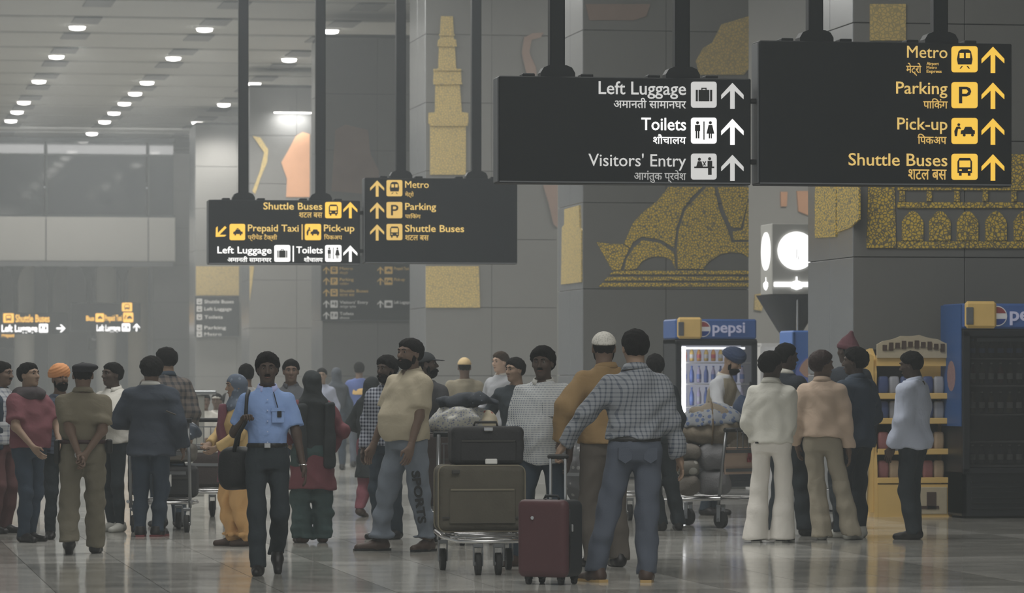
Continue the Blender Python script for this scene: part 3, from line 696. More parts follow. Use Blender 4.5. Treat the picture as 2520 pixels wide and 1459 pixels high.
# ------------------------------------------------------------------ outer walls and the hall's far end
wr = MB().box((25, 80, 4.7), (.3, 184, 9.5)).build('wall_right', M_WALL); tag(wr, kind='structure')
cw = MB().box((19.1, 79.2, 4.7), (11.7, .3, 9.5)).build('wall_back_side', mat('beige_grey_wall', (.30, .30, .285), .6, noise=.05, nscale=1)); tag(cw, kind='structure')
def cwp(pts, m, name='mural'): MB().prism([on_front(px, py, 79.0) for px, py in pts], 78.99, 79.05).build(name, m, cw)
cwp([(1921, 472), (1938, 472), (1936, 508), (1922, 508)], M_PINK); cwp([(1961, 470), (2010, 470), (2010, 522), (1990, 530), (1965, 520)], M_PINK)
cwp([(1858, 725), (1872, 722), (1880, 745), (1874, 765), (1856, 762)], M_GOLD2); cwp([(1990, 815), (2010, 775), (2030, 800), (2030, 818)], M_PINK)
YM = 135.0
mz_ = MB().box((-5.2, YM+.4, 6.0), (33, .7, 1.42)).build('trim_8', M_JOINT); tag(mz_, kind='structure')
vx = [on_front(px, 600, YM)[0] for px in (113, 365)]; step = vx[1]-vx[0]
for i in range(-6, 3):
    x0_, x1_ = vx[0]+i*step, vx[0]+(i+1)*step
    if x1_ > 11.4: x1_ = 11.4
    if x0_ >= x1_: continue
    MB().box(((x0_+x1_)/2, YM, 6.05), (x1_-x0_-.03, .08, 1.46), bev=.01).build('cladding_panel', M_CREAM, mz_)
MB().box((-5.2, YM+.1, 5.22), (33, .6, .16)).build('beam', M_STEELD, mz_)
for i in range(-2, 3):
    x0_, x1_ = vx[0]+i*step, min(vx[0]+(i+1)*step, 11.4)
    if x0_ >= x1_: continue
    wn = MB().box(((x0_+x1_)/2, YM+.3, 6.83), (x1_-x0_, .12, .08)).box(((x0_+x1_)/2, YM+.3, 9.35), (x1_-x0_, .12, .12)).box((x0_+.03, YM+.3, 8.1), (.06, .12, 2.6)).box(((x0_+x1_)/2, YM+.3, 8.85), (x1_-x0_, .08, .05)).build('window_%d' % (i+3), mat('window_frame_grey', (.10, .11, .115), .7, noise=0))
    tag(wn, kind='structure'); MB().box(((x0_+x1_)/2, YM+.32, 8.1), (x1_-x0_-.1, .02, 2.5)).build('pane', M_GLASS, wn)
wf = MB().box((0, 172, 4.7), (50, .3, 9.5)).build('wall_far', mat('far_wall_grey', (.36, .37, .37), .6, noise=.05, nscale=.4)); tag(wf, kind='structure')
uf = MB().box((-3, 150, 6.6), (40, 28, .3)).build('ceiling_under_mezzanine', M_CREAM); tag(uf, kind='structure')
for i, (px, m) in enumerate(((60, M_CREAM), (142, M_WALL), (262, M_CREAM), (340, mat('tan_column', (.42, .36, .24), .6)))):
    v = ground(px, 152); c = MB().cyl((v.x, v.y, 0), (v.x, v.y, 6.4), .38, n=20).build('trim_%d' % (9+i), m, smooth=True); tag(c, kind='structure')
for px in (30, 180, 300): v = ground(px, 150); spot_lamp((v.x, v.y-4, 6.2), 150)

# ------------------------------------------------------------------ haze hanging in the hall
for nm_, y0_, y1_, dn_, lb_ in (('haze', -12, 45.98, .0020, 'thin haze in the near half of the hall'), ('haze', 46.02, 171, .0031, 'thicker grey haze in the far half of the hall')):
    hz = MB().box((-.2, (y0_+y1_)/2, 4.70), (50, y1_-y0_, 9.38)).build(nm_, None); tag(hz, lb_, 'haze', kind='stuff')
    hm = bpy.data.materials.new('haze'); hm.use_nodes = True; nt = hm.node_tree; nt.nodes.clear()
    o_ = nt.nodes.new('ShaderNodeOutputMaterial'); vs_ = nt.nodes.new('ShaderNodeVolumeScatter'); vs_.inputs['Density'].default_value = dn_; vs_.inputs['Anisotropy'].default_value = 0.0
    vs_.inputs['Color'].default_value = (.90, .965, 1, 1); nt.links.new(vs_.outputs[0], o_.inputs['Volume']); hz.data.materials.append(hm)

l = bpy.data.lights.new('cross_wall_fill', 'AREA'); l.shape = 'RECTANGLE'; l.size = 5; l.size_y = 3; l.energy = 650; l.color = (1, .97, .92)  # added fill that brightens the cross wall behind the gap; no fixture there
lo_ = bpy.data.objects.new('cross_wall_fill', l); COL.objects.link(lo_); lo_.location = (18.5, 71, 9.2)
l = bpy.data.lights.new('cladding_fill', 'AREA'); l.shape = 'RECTANGLE'; l.size = 12; l.size_y = .4; l.energy = 120  # added fill light for the cream band, without a fixture
lo_ = bpy.data.objects.new('cladding_fill', l); COL.objects.link(lo_); lo_.location = (6, 130.5, 9.3); lo_.rotation_euler = (math.radians(48), 0, 0)
# ------------------------------------------------------------------ hanging signs
class Sign:
    def __init__(s, x0, y0, x1, y1, Y, th, label, name='hanging_sign', poles=(), group=None):
        s.Y = Y; a = on_front(x0, y0, Y); b = on_front(x1, y1, Y); s.w = b[0]-a[0]; s.h = a[1]-b[1]; s.ox = (a[0]+b[0])/2; s.oz = b[1]
        s.root = empty(name, (s.ox, Y, s.oz), 0, label, 'sign', group)
        MB().box((0, th/2, s.h/2), (s.w, th, s.h), bev=.008).build('housing', M_SIGN, s.root)
        MB().box((-s.w/2-.004, th/2, s.h/2), (.012, th*.8, s.h*.97), bev=.002).build('end_cap', M_SIGNSIDE, s.root)
        MB().box((0, .012, .012), (s.w*.996, .03, .012)).build('bottom_trim', M_SIGNSIDE, s.root)
        s.th = th
        for px, wpx in poles:
            x = on_front(px, y0, Y)[0]-s.ox; r = wpx/FPX*Y/2
            MB().box((x, th/2, (CZ-s.oz+s.h)/2), (2*r, 2*r, CZ-s.oz-s.h), bev=.01).build('pole', M_SIGN, s.root)
            q = 2.3*r; k = r*1.55
            MB().prism([(x-q, s.h), (x-q, s.h+k*.35), (x-q*.82, s.h+k*.8), (x-q*.5, s.h+k), (x+q*.5, s.h+k), (x+q*.82, s.h+k*.8), (x+q, s.h+k*.35), (x+q, s.h)], th*.2, th*.8).build('bracket', M_SIGN, s.root)
            for dx in (-.35, .35): MB().box((x+dx*s.w*.33, th/2, s.h+.012), (.10, th*.6, .03), bev=.006).build('clamp', M_SIGN, s.root)
    def p(s, px, py): v = on_front(px, py, s.Y); return v[0]-s.ox, v[1]-s.oz
    def text(s, t, x0, x1, ybase, cap, m, align='RIGHT', bold=.0, size=.2):
        xa, z = s.p(x0, ybase); xb, z2 = s.p(x1, ybase-cap)
        o = lettering(t, 1.0, xb if align == 'RIGHT' else xa, z, -.004, m, s.root, 'lettering', bold, align, width=xb-xa, depth=.003)
        me = o.data; n = len(me.vertices); co = np.empty(n*3); me.vertices.foreach_get('co', co); co = co.reshape(-1, 3)
        if n: co[:, 2] *= (z2-z)/co[:, 2].max(); me.vertices.foreach_set('co', co.ravel()); me.update()
        return o
    def shape(s, pts, name, m, y=-.003, th=.006): MB().prism([s.p(*q) for q in pts], y-th, y).build(name, m, s.root)
    def arrow(s, cx, y0, y1, m, ang=0):
        h = (y1-y0)/2; cy = (y0+y1)/2
        P_ = [(0, -1), (.86, -.08), (.86, .26), (.17, -.40), (.17, 1), (-.17, 1), (-.17, -.40), (-.86, .26), (-.86, -.08)]
        a = math.radians(ang); s.shape([(cx+h*(x*math.cos(a)-y*math.sin(a)), cy+h*(x*math.sin(a)+y*math.cos(a))) for x, y in P_], 'arrow', m)
    def icon(s, x0, y0, x1, y1, kind, m):
        r = (x1-x0)*.1; pts = []
        for cx, cy, a0 in ((x1-r, y0+r, -90), (x1-r, y1-r, 0), (x0+r, y1-r, 90), (x0+r, y0+r, 180)):
            for t in range(0, 91, 30): a = math.radians(a0+t); pts.append((cx+r*math.cos(a), cy+r*math.sin(a)))
        xa, z = s.p((x0+x1)/2, (y0+y1)/2); 
        b = MB().prism([s.p(*q) for q in pts], -.012, -.002).build('pictogram', m, s.root)
        W = x1-x0; H = y1-y0
        def R(l): 
            mb = MB()
            for q in l:
                if len(q) == 4 and not isinstance(q[0], tuple): q = [(q[0], q[1]), (q[2], q[1]), (q[2], q[3]), (q[0], q[3])]
                mb.prism([s.p(x0+u*W, y0+v*H) for u, v in q], -.016, -.011)
            mb.build('symbol', M_ICON, b)
        def circ(cx, cy, r, n=10): return [(cx+r*math.cos(2*math.pi*i/n), cy+r*math.sin(2*math.pi*i/n)) for i in range(n)]
        if kind == 'bag': R([(.18, .32, .26, .76), (.29, .32, .71, .76), (.74, .32, .82, .76), (.40, .24, .60, .28), (.40, .24, .44, .33), (.56, .24, .60, .33)])
        elif kind == 'wc':
            R([circ(.25, .20, .06), (.15, .28, .35, .52), (.18, .5, .235, .8), (.265, .5, .32, .8), (.48, .15, .52, .85), circ(.75, .20, .06), [(.68, .28), (.82, .28), (.90, .62), (.60, .62)], (.69, .6, .735, .8), (.765, .6, .81, .8)])
        elif kind == 'visit':
            R([(.12, .50, .90, .56), circ(.32, .22, .06), [(.20, .50), (.26, .30), (.40, .30), (.46, .50)], circ(.72, .20, .06), (.64, .28, .82, .50), (.66, .55, .80, .82), [(.44, .3), (.48, .3), (.58, .46), (.54, .46)], [(.55, .3), (.59, .3), (.50, .46), (.46, .46)]])
        elif kind == 'train':
            R([[(.24, .70), (.20, .50), (.26, .20), (.36, .12), (.64, .12), (.74, .20), (.80, .50), (.76, .70)], [(.30, .86), (.38, .76), (.43, .76), (.35, .86)], [(.70, .86), (.62, .76), (.57, .76), (.65, .86)]])
            mb = MB()
            for q in ((.30, .26, .46, .46), (.54, .26, .70, .46)): mb.prism([s.p(x0+u*W, y0+v*H) for u, v in [(q[0], q[1]), (q[2], q[1]), (q[2], q[3]), (q[0], q[3])]], -.019, -.015)
            mb.build('symbol_window', m, b)
        elif kind == 'P': R([[(.28, .18), (.58, .18), (.70, .24), (.75, .36), (.70, .49), (.58, .55), (.40, .55), (.40, .82), (.28, .82)]]); MB().prism([s.p(x0+u*W, y0+v*H) for u, v in [(.40, .28), (.56, .28), (.63, .36), (.56, .45), (.40, .45)]], -.019, -.015).build('symbol_window', m, b)
        elif kind in ('pick', 'taxi'):
            dx = 0 if kind == 'taxi' else .12
            R([[(.22+dx, .62), (.24+dx, .48), (.34+dx, .46), (.40+dx, .34), (.66+dx*.8, .34), (.72+dx*.8, .46), (.84+dx*.4, .48), (.84+dx*.4, .62)], circ(.36+dx, .66, .055), circ(.70+dx*.8, .66, .055)]+([circ(.27, .26, .055), [(.10, .5), (.18, .34), (.30, .32), (.36, .42), (.24, .42), (.20, .7), (.12, .7)]] if kind == 'pick' else [(.45, .26, .58, .32)]))
        elif kind == 'bus':
            R([[(.22, .74), (.22, .30), (.30, .16), (.70, .16), (.78, .30), (.78, .74)], (.28, .74, .38, .84), (.62, .74, .72, .84)])
            mb = MB()
            for q in ((.29, .26, .71, .52), (.28, .60, .38, .66), (.62, .60, .72, .66)): mb.prism([s.p(x0+u*W, y0+v*H) for u, v in [(q[0], q[1]), (q[2], q[1]), (q[2], q[3]), (q[0], q[3])]], -.019, -.015)
            mb.build('symbol_window', m, b)
YS = 32.0
S1 = Sign(1869, 99, 2490, 459, YS, .27, 'large black hanging sign listing Metro, Parking, Pick-up and Shuttle Buses in yellow', poles=((2014, 38), (2322, 38)))
for r, (t, hi_, x0, hx, kind) in enumerate((('Metro', 'मेट्रो', 2232, (2230, 2267), 'train'), ('Parking', 'पािकंग', 2205, (2272, 2332), 'P'), ('Pick-up', 'िपकअप', 2208, (2258, 2329), 'pick'), ('Shuttle Buses', 'शटल बस', 2088, (2235, 2329), 'bus'))):
    y = 88.2*r; S1.text(t, x0, 2331, 142+y, 28, M_YT, bold=.006); S1.text(hi_, hx[0], hx[1], 179+y*.99, 24, M_YD, bold=.01)
    S1.icon(2341, 114+y, 2405, 178+y, kind, M_Y); S1.arrow(2443, 115+y, 180+y, M_Y)
for i, t in enumerate(('Airport', 'Metro', 'Express')): S1.text(t, 2280, (2310, 2305, 2317)[i], 160+i*9.5, 7, M_YD, 'LEFT', bold=.01)
S2 = Sign(1228, 186, 1848, 455, YS, .25, 'black hanging sign listing Left Luggage, Toilets and Visitors\' Entry in white', poles=((1376, 38), (1684, 38)))
for r, (t, hi_, x0, hx, kind, m) in enumerate((('Left Luggage', 'अमानती सामानघर', 1473, 1510, 'bag', M_WD), ('Toilets', 'शौचालय', 1578, 1607, 'wc', M_W), ("Visitors' Entry", 'आगंतुक प्रवेश', 1448, 1560, 'visit', M_WD))):
    y = 88.5*r; S2.text(t, x0, 1688, 231+y, 29, M_W if r == 1 else M_WD, bold=(.008, .010, .002)[r]); S2.text(hi_, hx, 1688, 265+y, 23, (M_WD, M_W, M_WDD)[r], bold=.008)
    S2.icon(1700, 201+y, 1763, 265+y, kind, m); S2.arrow(1802, 204+y, 268+y, m)
for z in (247, 397):
    o = MB().box((0, .1, 0), (.10, .06, .04), bev=.008).build('connector', M_BLACK, S2.root); v = S2.p(1858, z); o.location = (v[0], 0, v[1])
YT = 54.2
S3 = Sign(514, 491, 886, 652, YT, .25, 'hanging sign with Prepaid Taxi and Shuttle Buses in yellow and Toilets in white', poles=((601, 24), (791, 24)))
S3.text('Shuttle Buses', 648, 793, 515, 16, M_YT, bold=.01); S3.text('शटल बस', 736, 793, 535, 12, M_YD, bold=.01); S3.icon(800, 497, 840, 537, 'bus', M_Y); S3.arrow(862, 497, 537, M_Y)
S3.arrow(543, 553, 588, M_Y, 225); S3.icon(565, 551, 603, 591, 'taxi', M_Y); S3.text('Prepaid Taxi', 610, 735, 569, 16, M_YT, 'LEFT', bold=.01); S3.text('प्रीपेड टैक्सी', 610, 682, 589, 13, M_YD, 'LEFT', bold=.01)
S3.shape([(742, 552), (745, 552), (745, 590), (742, 590)], 'divider', M_YD); S3.icon(750, 551, 790, 591, 'pick', M_Y); S3.text('Pick-up', 797, 872, 569, 16, M_YT, 'LEFT', bold=.01); S3.text('िपकअप', 797, 842, 589, 13, M_YD, 'LEFT', bold=.01)
S3.text('Left Luggage', 535, 668, 623, 16, M_W, bold=.010); S3.text('अमानती सामानघर', 560, 668, 644, 13, M_W, bold=.010); S3.icon(675, 603, 714, 644, 'bag', M_W); S3.shape([(720, 605), (723, 605), (723, 644), (720, 644)], 'divider', M_W)
S3.text('Toilets', 729, 794, 623, 16, M_W, 'LEFT', bold=.010); S3.text('शौचालय', 748, 794, 644, 13, M_W, bold=.010); S3.icon(800, 603, 840, 644, 'wc', M_W); S3.arrow(862, 604, 644, M_W)
S4 = Sign(898, 437, 1273, 650, YT, .25, 'hanging sign with Metro, Parking and Shuttle Buses in dim yellow on its left half', poles=((989, 24), (1175, 24)))
for r, (t, hi_, x1, hx, kind) in enumerate((('Metro', 'मेट्रो', 1055, 1018, 'train'), ('Parking', 'पािकंग', 1073, 1035, 'P'), ('Shuttle Buses', 'शटल बस', 1142, 1055, 'bus'))):
    y = 54*r; S4.text(t, 997, x1, 462+y, 16, M_YT, 'LEFT', bold=.008); S4.text(hi_, 997, hx, 483+y, 12, M_YD, 'LEFT', bold=.006); S4.icon(951, 443+y, 990, 483+y, kind, M_YD); S4.arrow(928, 444+y, 484+y, M_YD)
for z in (523, 617):
    o = MB().box((0, .1, 0), (.14, .06, .05), bev=.008).build('connector', M_BLACK, S3.root); v = S3.p(892, z); o.location = (v[0], 0, v[1])
# boards fixed on the far pillars
def board(x0, y0, x1, y1, k, label):
    b = Sign(x0, y0, x1, y1, PY[k]-.16, .12, label, 'wall_sign'); return b
M_BY = mat('board_yellow', (.62, .42, .12), .6, emit=(1, .62, .2), estr=.10, noise=0); M_BW = mat('board_white', (.7, .7, .68), .6, emit=(1, 1, 1), estr=.10, noise=0)
B1 = board(791, 628, 1010, 790, 3, 'dark direction board with two columns of arrows on the pillar behind the small signs')
for i, y in enumerate((665, 692, 720, 748, 776)):
    m = M_BY if i < 3 else M_BW; B1.arrow(803, y-9, y+9, m); B1.icon(813, y-9, 831, y+9, ('train', 'P', 'bus', 'visit', 'wc')[i], m)
    B1.text(('Metro', 'Parking', 'Shuttle Buses', "Visitors' Entry", 'Toilets')[i], 836, (868, 870, 906, 906, 870)[i], y-1, 7, m, 'LEFT', bold=.01); B1.text(('मेट्रो', 'पािकंग', 'शटल बस', 'आगंतुक प्रवेश', 'शौचालय')[i], 836, (856, 858, 872, 876, 860)[i], y+9, 6, m, 'LEFT')
    if i in (0, 1, 3): B1.arrow(936, y-9, y+9, m); B1.icon(946, y-9, 966, y+9, ('taxi', 'pick', 0, 'bag')[i], m); B1.text(('Prepaid Taxi', 'Pick-up', 0, 'Left Luggage')[i], 970, (1006, 996, 0, 1008)[i], y-1, 7, m, 'LEFT', bold=.01)
B2 = board(480, 729, 588, 829, 5, 'hazy dark board with faint lines of writing on a far pillar')
for i, y in enumerate((742, 760, 780, 806, 822)):
    B2.icon(484, y-7, 497, y+7, 'bus', M_BW); B2.text(('Shuttle Buses', 'Left Luggage', 'Toilets', 'Parking', 'Metro')[i], 503, (575, 570, 548, 556, 545)[i], y+4, 8, M_BW, 'LEFT', bold=.01)
YF = 134.75
M_YF = mat('lit_amber_far', (.6, .4, .1), .5, emit=(1, .55, .10), estr=1.5, noise=0); M_WF = mat('lit_white_far', (.8, .8, .8), .5, emit=(1, 1, 1), estr=2.2, noise=0)
def far_sign(x0, y0, x1, y1, label, poles, rows):
    s_ = Sign(x0, y0, x1, y1, YF, .3, label)
    for px in poles:
        xb, zb = s_.p(px, y0); zt = 5.14-s_.oz; r = .075
        MB().prism([(xb-r, s_.h), (xb-r, zt-.5), (xb-.20, zt-.1), (xb-.34, zt), (xb+.34, zt), (xb+.20, zt-.1), (xb+r, zt-.5), (xb+r, s_.h)], .08, .22).build('pole', M_SIGN, s_.root)
    for f in rows: f(s_)
    return s_
far_sign(-12, 769, 168, 822, 'far hanging sign at the left edge with a yellow line over a white line', (39, 125), (
    lambda s_: s_.icon(8, 771, 34, 794, 'bus', M_YF), lambda s_: s_.text('Shuttle Buses', 38, 122, 792, 18, M_YF, 'LEFT', bold=.02),
    lambda s_: s_.text('Left Luggage', 4, 92, 816, 17, M_WF, 'LEFT', bold=.02), lambda s_: s_.icon(96, 797, 118, 818, 'wc', M_WF), lambda s_: s_.arrow(150, 797, 819, M_WF, 90)))
far_sign(176, 745, 346, 816, 'far hanging sign with two yellow lines above a white line, left of the grey pillar', (218, 302), (
    lambda s_: s_.icon(300, 745, 325, 766, 'bus', M_YF), lambda s_: s_.icon(235, 771, 256, 792, 'taxi', M_YF), lambda s_: s_.text('Prepaid Taxi', 258, 300, 789, 14, M_YF, 'LEFT', bold=.02), lambda s_: s_.icon(303, 769, 328, 793, 'pick', M_YF), lambda s_: s_.text('Bus', 212, 232, 789, 12, M_YF, 'LEFT', bold=.02),
    lambda s_: s_.text('Left Luggage', 238, 296, 814, 15, M_WF, 'LEFT', bold=.02), lambda s_: s_.icon(300, 796, 320, 815, 'wc', M_WF), lambda s_: s_.arrow(336, 796, 815, M_WF)))
for (x0, y0, x1, y1, lb) in ((218, 826, 282, 861, 'small grey board hanging beyond the two far lit signs'), (-12, 818, 60, 856, 'grey board with an orange line beyond the leftmost lit sign')):
    YF2 = 158; s_ = Sign.__new__(Sign); s_.Y = YF2; a = on_front(x0, y0, YF2); b = on_front(x1, y1, YF2); s_.w = b[0]-a[0]; s_.h = a[1]-b[1]; s_.ox = (a[0]+b[0])/2; s_.oz = b[1]
    s_.root = empty('hanging_sign', (s_.ox, YF2, s_.oz), 0, lb, 'sign'); MB().box((0, .1, s_.h/2), (s_.w, .2, s_.h), bev=.01).build('housing', M_SIGN, s_.root)
    for dx in (-.3, .3): MB().box((dx*s_.w, .1, (6.46-s_.oz+s_.h)/2), (.1, .1, 6.46-s_.oz-s_.h)).build('pole', M_SIGN, s_.root)
    if x0 < 0: s_.text('Prepaid Taxi', 4, 56, 829, 9, M_YF, 'LEFT', bold=.02)
    else: s_.text('Parking', 226, 250, 838, 6, M_BW, 'LEFT', bold=.02)
# ------------------------------------------------------------------ double-faced clock on its funnel stand
v = ground(1960, 52); ck = empty('clock_tower', v, 0, 'white box clock with glowing round dials on a grey funnel stand behind the metal column', 'clock')
zc = lambda py: EYE+(HOR-py)*.0052
M_CK = mat('clock_white', (.50, .50, .47), .5, noise=.03)
MB().box((0, .33, (zc(550)+zc(725))/2), (.64, .64, zc(550)-zc(725)), bev=.01).build('clock_box', M_CK, ck)
M_DIAL = mat('dial_lit', (.9, .9, .9), .4, emit=(1, 1, 1), estr=1.3, noise=0)
d = MB().cyl((0, -.012, zc(617)), (0, .01, zc(617)), .245, n=36).build('dial', M_DIAL, ck)
MB().box((.0, -.016, zc(617)-.04), (.014, .006, .12)).box((.02, -.016, zc(617)-.09), (.012, .006, .05)).build('hands', mat('hand_glare', (.6, .6, .6), .5, emit=(1, 1, 1), estr=.55, noise=0), d)  # the dial's glare is put into the hands as a glow of their own
MB().cyl((-.332, .33, zc(617)), (-.31, .33, zc(617)), .245, n=36).build('dial', M_DIAL, ck)
em = MB().box((0, -.014, zc(700)), (.60, .02, .065), bev=.01).lathe([(.01, -.07), (.07, -.05), (.09, 0), (.05, .04), (.012, .05), (.012, .10)], (0, -.014, zc(700)), 12, 1, .25).build('airplane_emblem', M_DIAL, ck)
MB().box((-.326, .33, zc(700)), (.02, .22, .065), bev=.01).lathe([(.01, -.07), (.07, -.05), (.09, 0), (.05, .04), (.012, .05), (.012, .10)], (-.326, .33, zc(700)), 12, .25, 1).build('airplane_emblem', M_DIAL, ck)
MB().lathe([(.10, zc(1195)), (.10, zc(830)), (.17, zc(812)), (.44, zc(727)), (.45, zc(726))], (0, .33, 0), 24).build('funnel_stand', mat('funnel_grey', (.10, .105, .11), .5, noise=0), ck, True)
MB().cyl((0, -.06, 0), (0, -.06, zc(725)), .018).build('front_rod', M_STEEL, ck)
# ------------------------------------------------------------------ drink coolers
M_CAB = mat('cooler_black', (.022, .024, .027), .35, noise=0); M_BLUE = mat('cooler_blue', C(38, 66, 108), .45, noise=.05)
M_HBLUE = mat('header_blue', C(44, 66, 108), .4, emit=(.06, .12, .30), estr=.10, noise=.05); M_HYEL = mat('header_yellow', C(178, 142, 50), .5, emit=(.5, .35, .06), estr=.06, noise=.1)
M_CLEAR = mat('clear_glass', (.5, .5, .5), .03, noise=0, alpha=.08, spec=.5); M_SHADE_GLASS = mat('shade_dark_glass', (.03, .03, .03), .04, noise=0, alpha=.45, spec=.5)  # second glass: the unlit cooler's gloom is put into a darker pane
def cooler(px, yf, W, label, lit, rows, group, word, door=(.0, 1.0), hz=.29, D=None):
    D = D or DF(yf); v = ground(px, D); r = empty('drink_cooler', v, 0, label, 'cooler'); H = 2.22; d = .78
    cab = MB(); t = .05
    cab.box((-W/2+t/2, d/2, 1.0), (t, d, 1.9)).box((W/2-t/2, d/2, 1.0), (t, d, 1.9)).box((0, d-t/2, 1.0), (W, t, 1.9)).box((0, d/2, .25), (W, d, .45)).box((0, d/2, 1.93), (W, d, .06))
    cab.build('cabinet', M_CAB, r)
    inner = mat('cooler_lining_glow', (.7, .7, .72), .5, emit=(.75, .78, .95), estr=.28, noise=0) if lit else mat('cooler_lining_shade', (.02, .02, .022), .6, noise=0)
    MB().box((0, d-t-.01, 1.2), (W-2*t, .012, 1.44)).build('back_lining', inner, r)
    for q in (.55, .80, 1.08, 1.38, 1.66): MB().box((0, d/2, q-.012), (W-2*t, d-.18, .014), bev=.003).build('shelf', mat('wire_white', (.45, .45, .45), .5, noise=0), r)
    MB().box((0, d/2, (1.96+H)/2), (W, d, H-1.96), bev=.02).build('header', M_HBLUE, r)
    MB().box((-W*.33, -.03, (1.96+H)/2+.012), (W*.30, .06, H-1.96+.02), bev=.03).build('header_snack_panel', M_HYEL, r)
    MB().box((-W*.44, -.065, (1.96+H)/2), (W*.07, .012, .18), bev=.005).box((-W*.44, -.072, (1.96+H)/2), (W*.045, .01, .14)).build('snack_badge', M_STEELD, r)
    lc = (-W*.165, (1.96+H)/2); R_ = .105
    g = MB().cyl((lc[0], -.012, lc[1]), (lc[0], .0, lc[1]), R_, n=28).build('round_emblem', mat('emblem_white', (.7, .7, .7), .5, emit=(1, 1, 1), estr=.08, noise=0), r)
    def cap(sg): return [(lc[0]+R_*.9*math.cos(a), lc[1]+sg*R_*.9*math.sin(a)) for a in [math.radians(18+144*i/10) for i in range(11)]]
    up = cap(1); dn = cap(-1)
    MB().prism(up, -.016, -.011).build('emblem_red', mat('emblem_red_paint', C(130, 40, 45), .5, noise=0), g); MB().prism(dn, -.016, -.011).build('emblem_blue', mat('emblem_blue_paint', C(36, 54, 110), .5, noise=0), g)
    lettering('pepsi', .2, -W*.045, lc[1]-.045, -.010, mat('brand_lilac', (.55, .56, .72), .5, emit=(.7, .72, 1), estr=.12, noise=0), r, 'lettering', .004, 'LEFT', width=W*.40)
    fr = MB().box((-W/2+.04, -.02, 1.2), (.08, .05, 1.46), bev=.01).box((W/2-.04, -.02, 1.2), (.08, .05, 1.46), bev=.01).box((0, -.02, .49), (W, .05, .06), bev=.01).box((0, -.02, 1.91), (W, .05, .07), bev=.01).build('door', M_CAB, r)
    MB().box((0, -.018, 1.2), (W-.15, .008, 1.38)).build('pane', M_CLEAR if lit else M_SHADE_GLASS, fr); MB().box((W/2-.10, -.06, 1.25), (.025, .04, .30), bev=.008).build('handle', M_BLACK, fr)
    for i in range(6): MB().box((0, -.006, .10+i*.055), (W*.82, .012, .02), bev=.003).build('vent_slat', M_BLACK, r)
    if lit:
        for sx in ((-W/2+.118),): MB().cyl((sx, .04, .52), (sx, .04, 1.86), .030, n=10).build('light_tube', mat('tube_lit', (1, 1, 1), .4, emit=(.95, .97, 1), estr=5.0, noise=0), r)
        MB().box((0, .05, 1.84), (W-.3, .05, .03)).build('light_tube', mat('tube_lit_soft', (1, 1, 1), .4, emit=(.95, .97, 1), estr=1.2, noise=0), r)
    else: MB().box((-.02, -.010, 1.845), (W-.36, .006, .035)).build('header_strip', mat('strip_pale', (.35, .38, .42), .5, noise=0), r)
    # bottles: each a thing of its own
    n = 9
    for ri, (zz, cols, hh, rw) in enumerate(rows):
        proto = None
        for i in range(n):
            x = -W/2+.16+(W-.32)*i/(n-1); c = cols[i % len(cols)]
            lb = '%s %s from left, %s of the %s' % (ORD[i], rw[0], rw[1], 'lit cooler' if lit else 'unlit cooler')
            b = empty('drink_bottle', v+Vector((x, .16, zz)), 0, lb, 'bottle', '%s bottles of the %s' % (rw[1], word))
            key = ('bottle', hh)
            if key not in CACHE:
                CACHE[key] = MB().lathe([(.026, 0), (.031, .012), (.031, hh*.55), (.026, hh*.68), (.012, hh*.85), (.012, hh*.93)], n=10).mesh('bottle', True)
                CACHE[key, 'c'] = MB().lathe([(.014, hh*.93), (.014, hh)], n=8).mesh('cap'); CACHE[key, 'l'] = MB().lathe([(.0325, hh*.22), (.0325, hh*.5)], n=10).mesh('label')
            for nm, me, mm in (('bottle_body', CACHE[key], c[0]), ('cap', CACHE[key, 'c'], c[1]), ('wrapper', CACHE[key, 'l'], c[1])):
                o = link(nm, me.copy(), mm, b)
    return r
bc = lambda n, c, k=1.0: mat(n, tuple(v*k for v in c), .25, noise=0, spec=.5)
cola = bc('cola_dark', (.06, .03, .02)); red_ = bc('cap_red', (.45, .06, .08)); blu = bc('bottle_blue', (.08, .14, .42)); wtr = bc('water_pale', (.40, .42, .5)); wc_ = bc('cap_blue', (.10, .18, .5)); org = bc('bottle_orange', (.6, .28, .06)); yl = bc('bottle_mango', (.6, .42, .1)); gr = bc('bottle_green', (.12, .3, .10)); sil = bc('cap_silver', (.5, .5, .5))
lil = bc('water_lilac', (.42, .38, .6))
cooler(1762, 1203, 1.09, 'lit glass-door drink cooler with a blue header behind the bundle trolley', True, [
    (.56, ((wtr, wc_), (cola, red_)), .22, ('small bottle', 'bottom shelf')), (.81, ((lil, wc_), (blu, wc_)), .23, ('pale bottle', 'second lowest shelf')), (1.09, ((lil, wtr), (blu, wc_)), .24, ('blue-capped bottle', 'middle shelf')),
    (1.39, ((lil, wc_), (blu, blu)), .22, ('lilac bottle', 'second highest shelf')), (1.67, ((org, red_), (yl, sil)), .18, ('orange drink bottle', 'top shelf'))], '', 'lit cooler behind the bundle trolley')
dk = lambda n, c: bc('shaded_'+n, tuple(v*.28 for v in c))  # shade of the unlit interior is put into these bottle colours
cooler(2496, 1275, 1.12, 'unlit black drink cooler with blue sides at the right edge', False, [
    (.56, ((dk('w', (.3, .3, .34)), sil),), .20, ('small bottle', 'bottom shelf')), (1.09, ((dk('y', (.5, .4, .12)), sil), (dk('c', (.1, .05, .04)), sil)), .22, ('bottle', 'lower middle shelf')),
    (1.39, ((dk('r', (.5, .1, .12)), sil), (dk('g', (.35, .34, .15)), sil), (dk('k', (.4, .4, .3)), sil)), .22, ('coloured bottle', 'upper middle shelf')), (1.67, ((dk('b', (.25, .3, .45)), wc_),), .18, ('blue-capped bottle', 'top shelf'))], '', 'unlit cooler at the right edge')
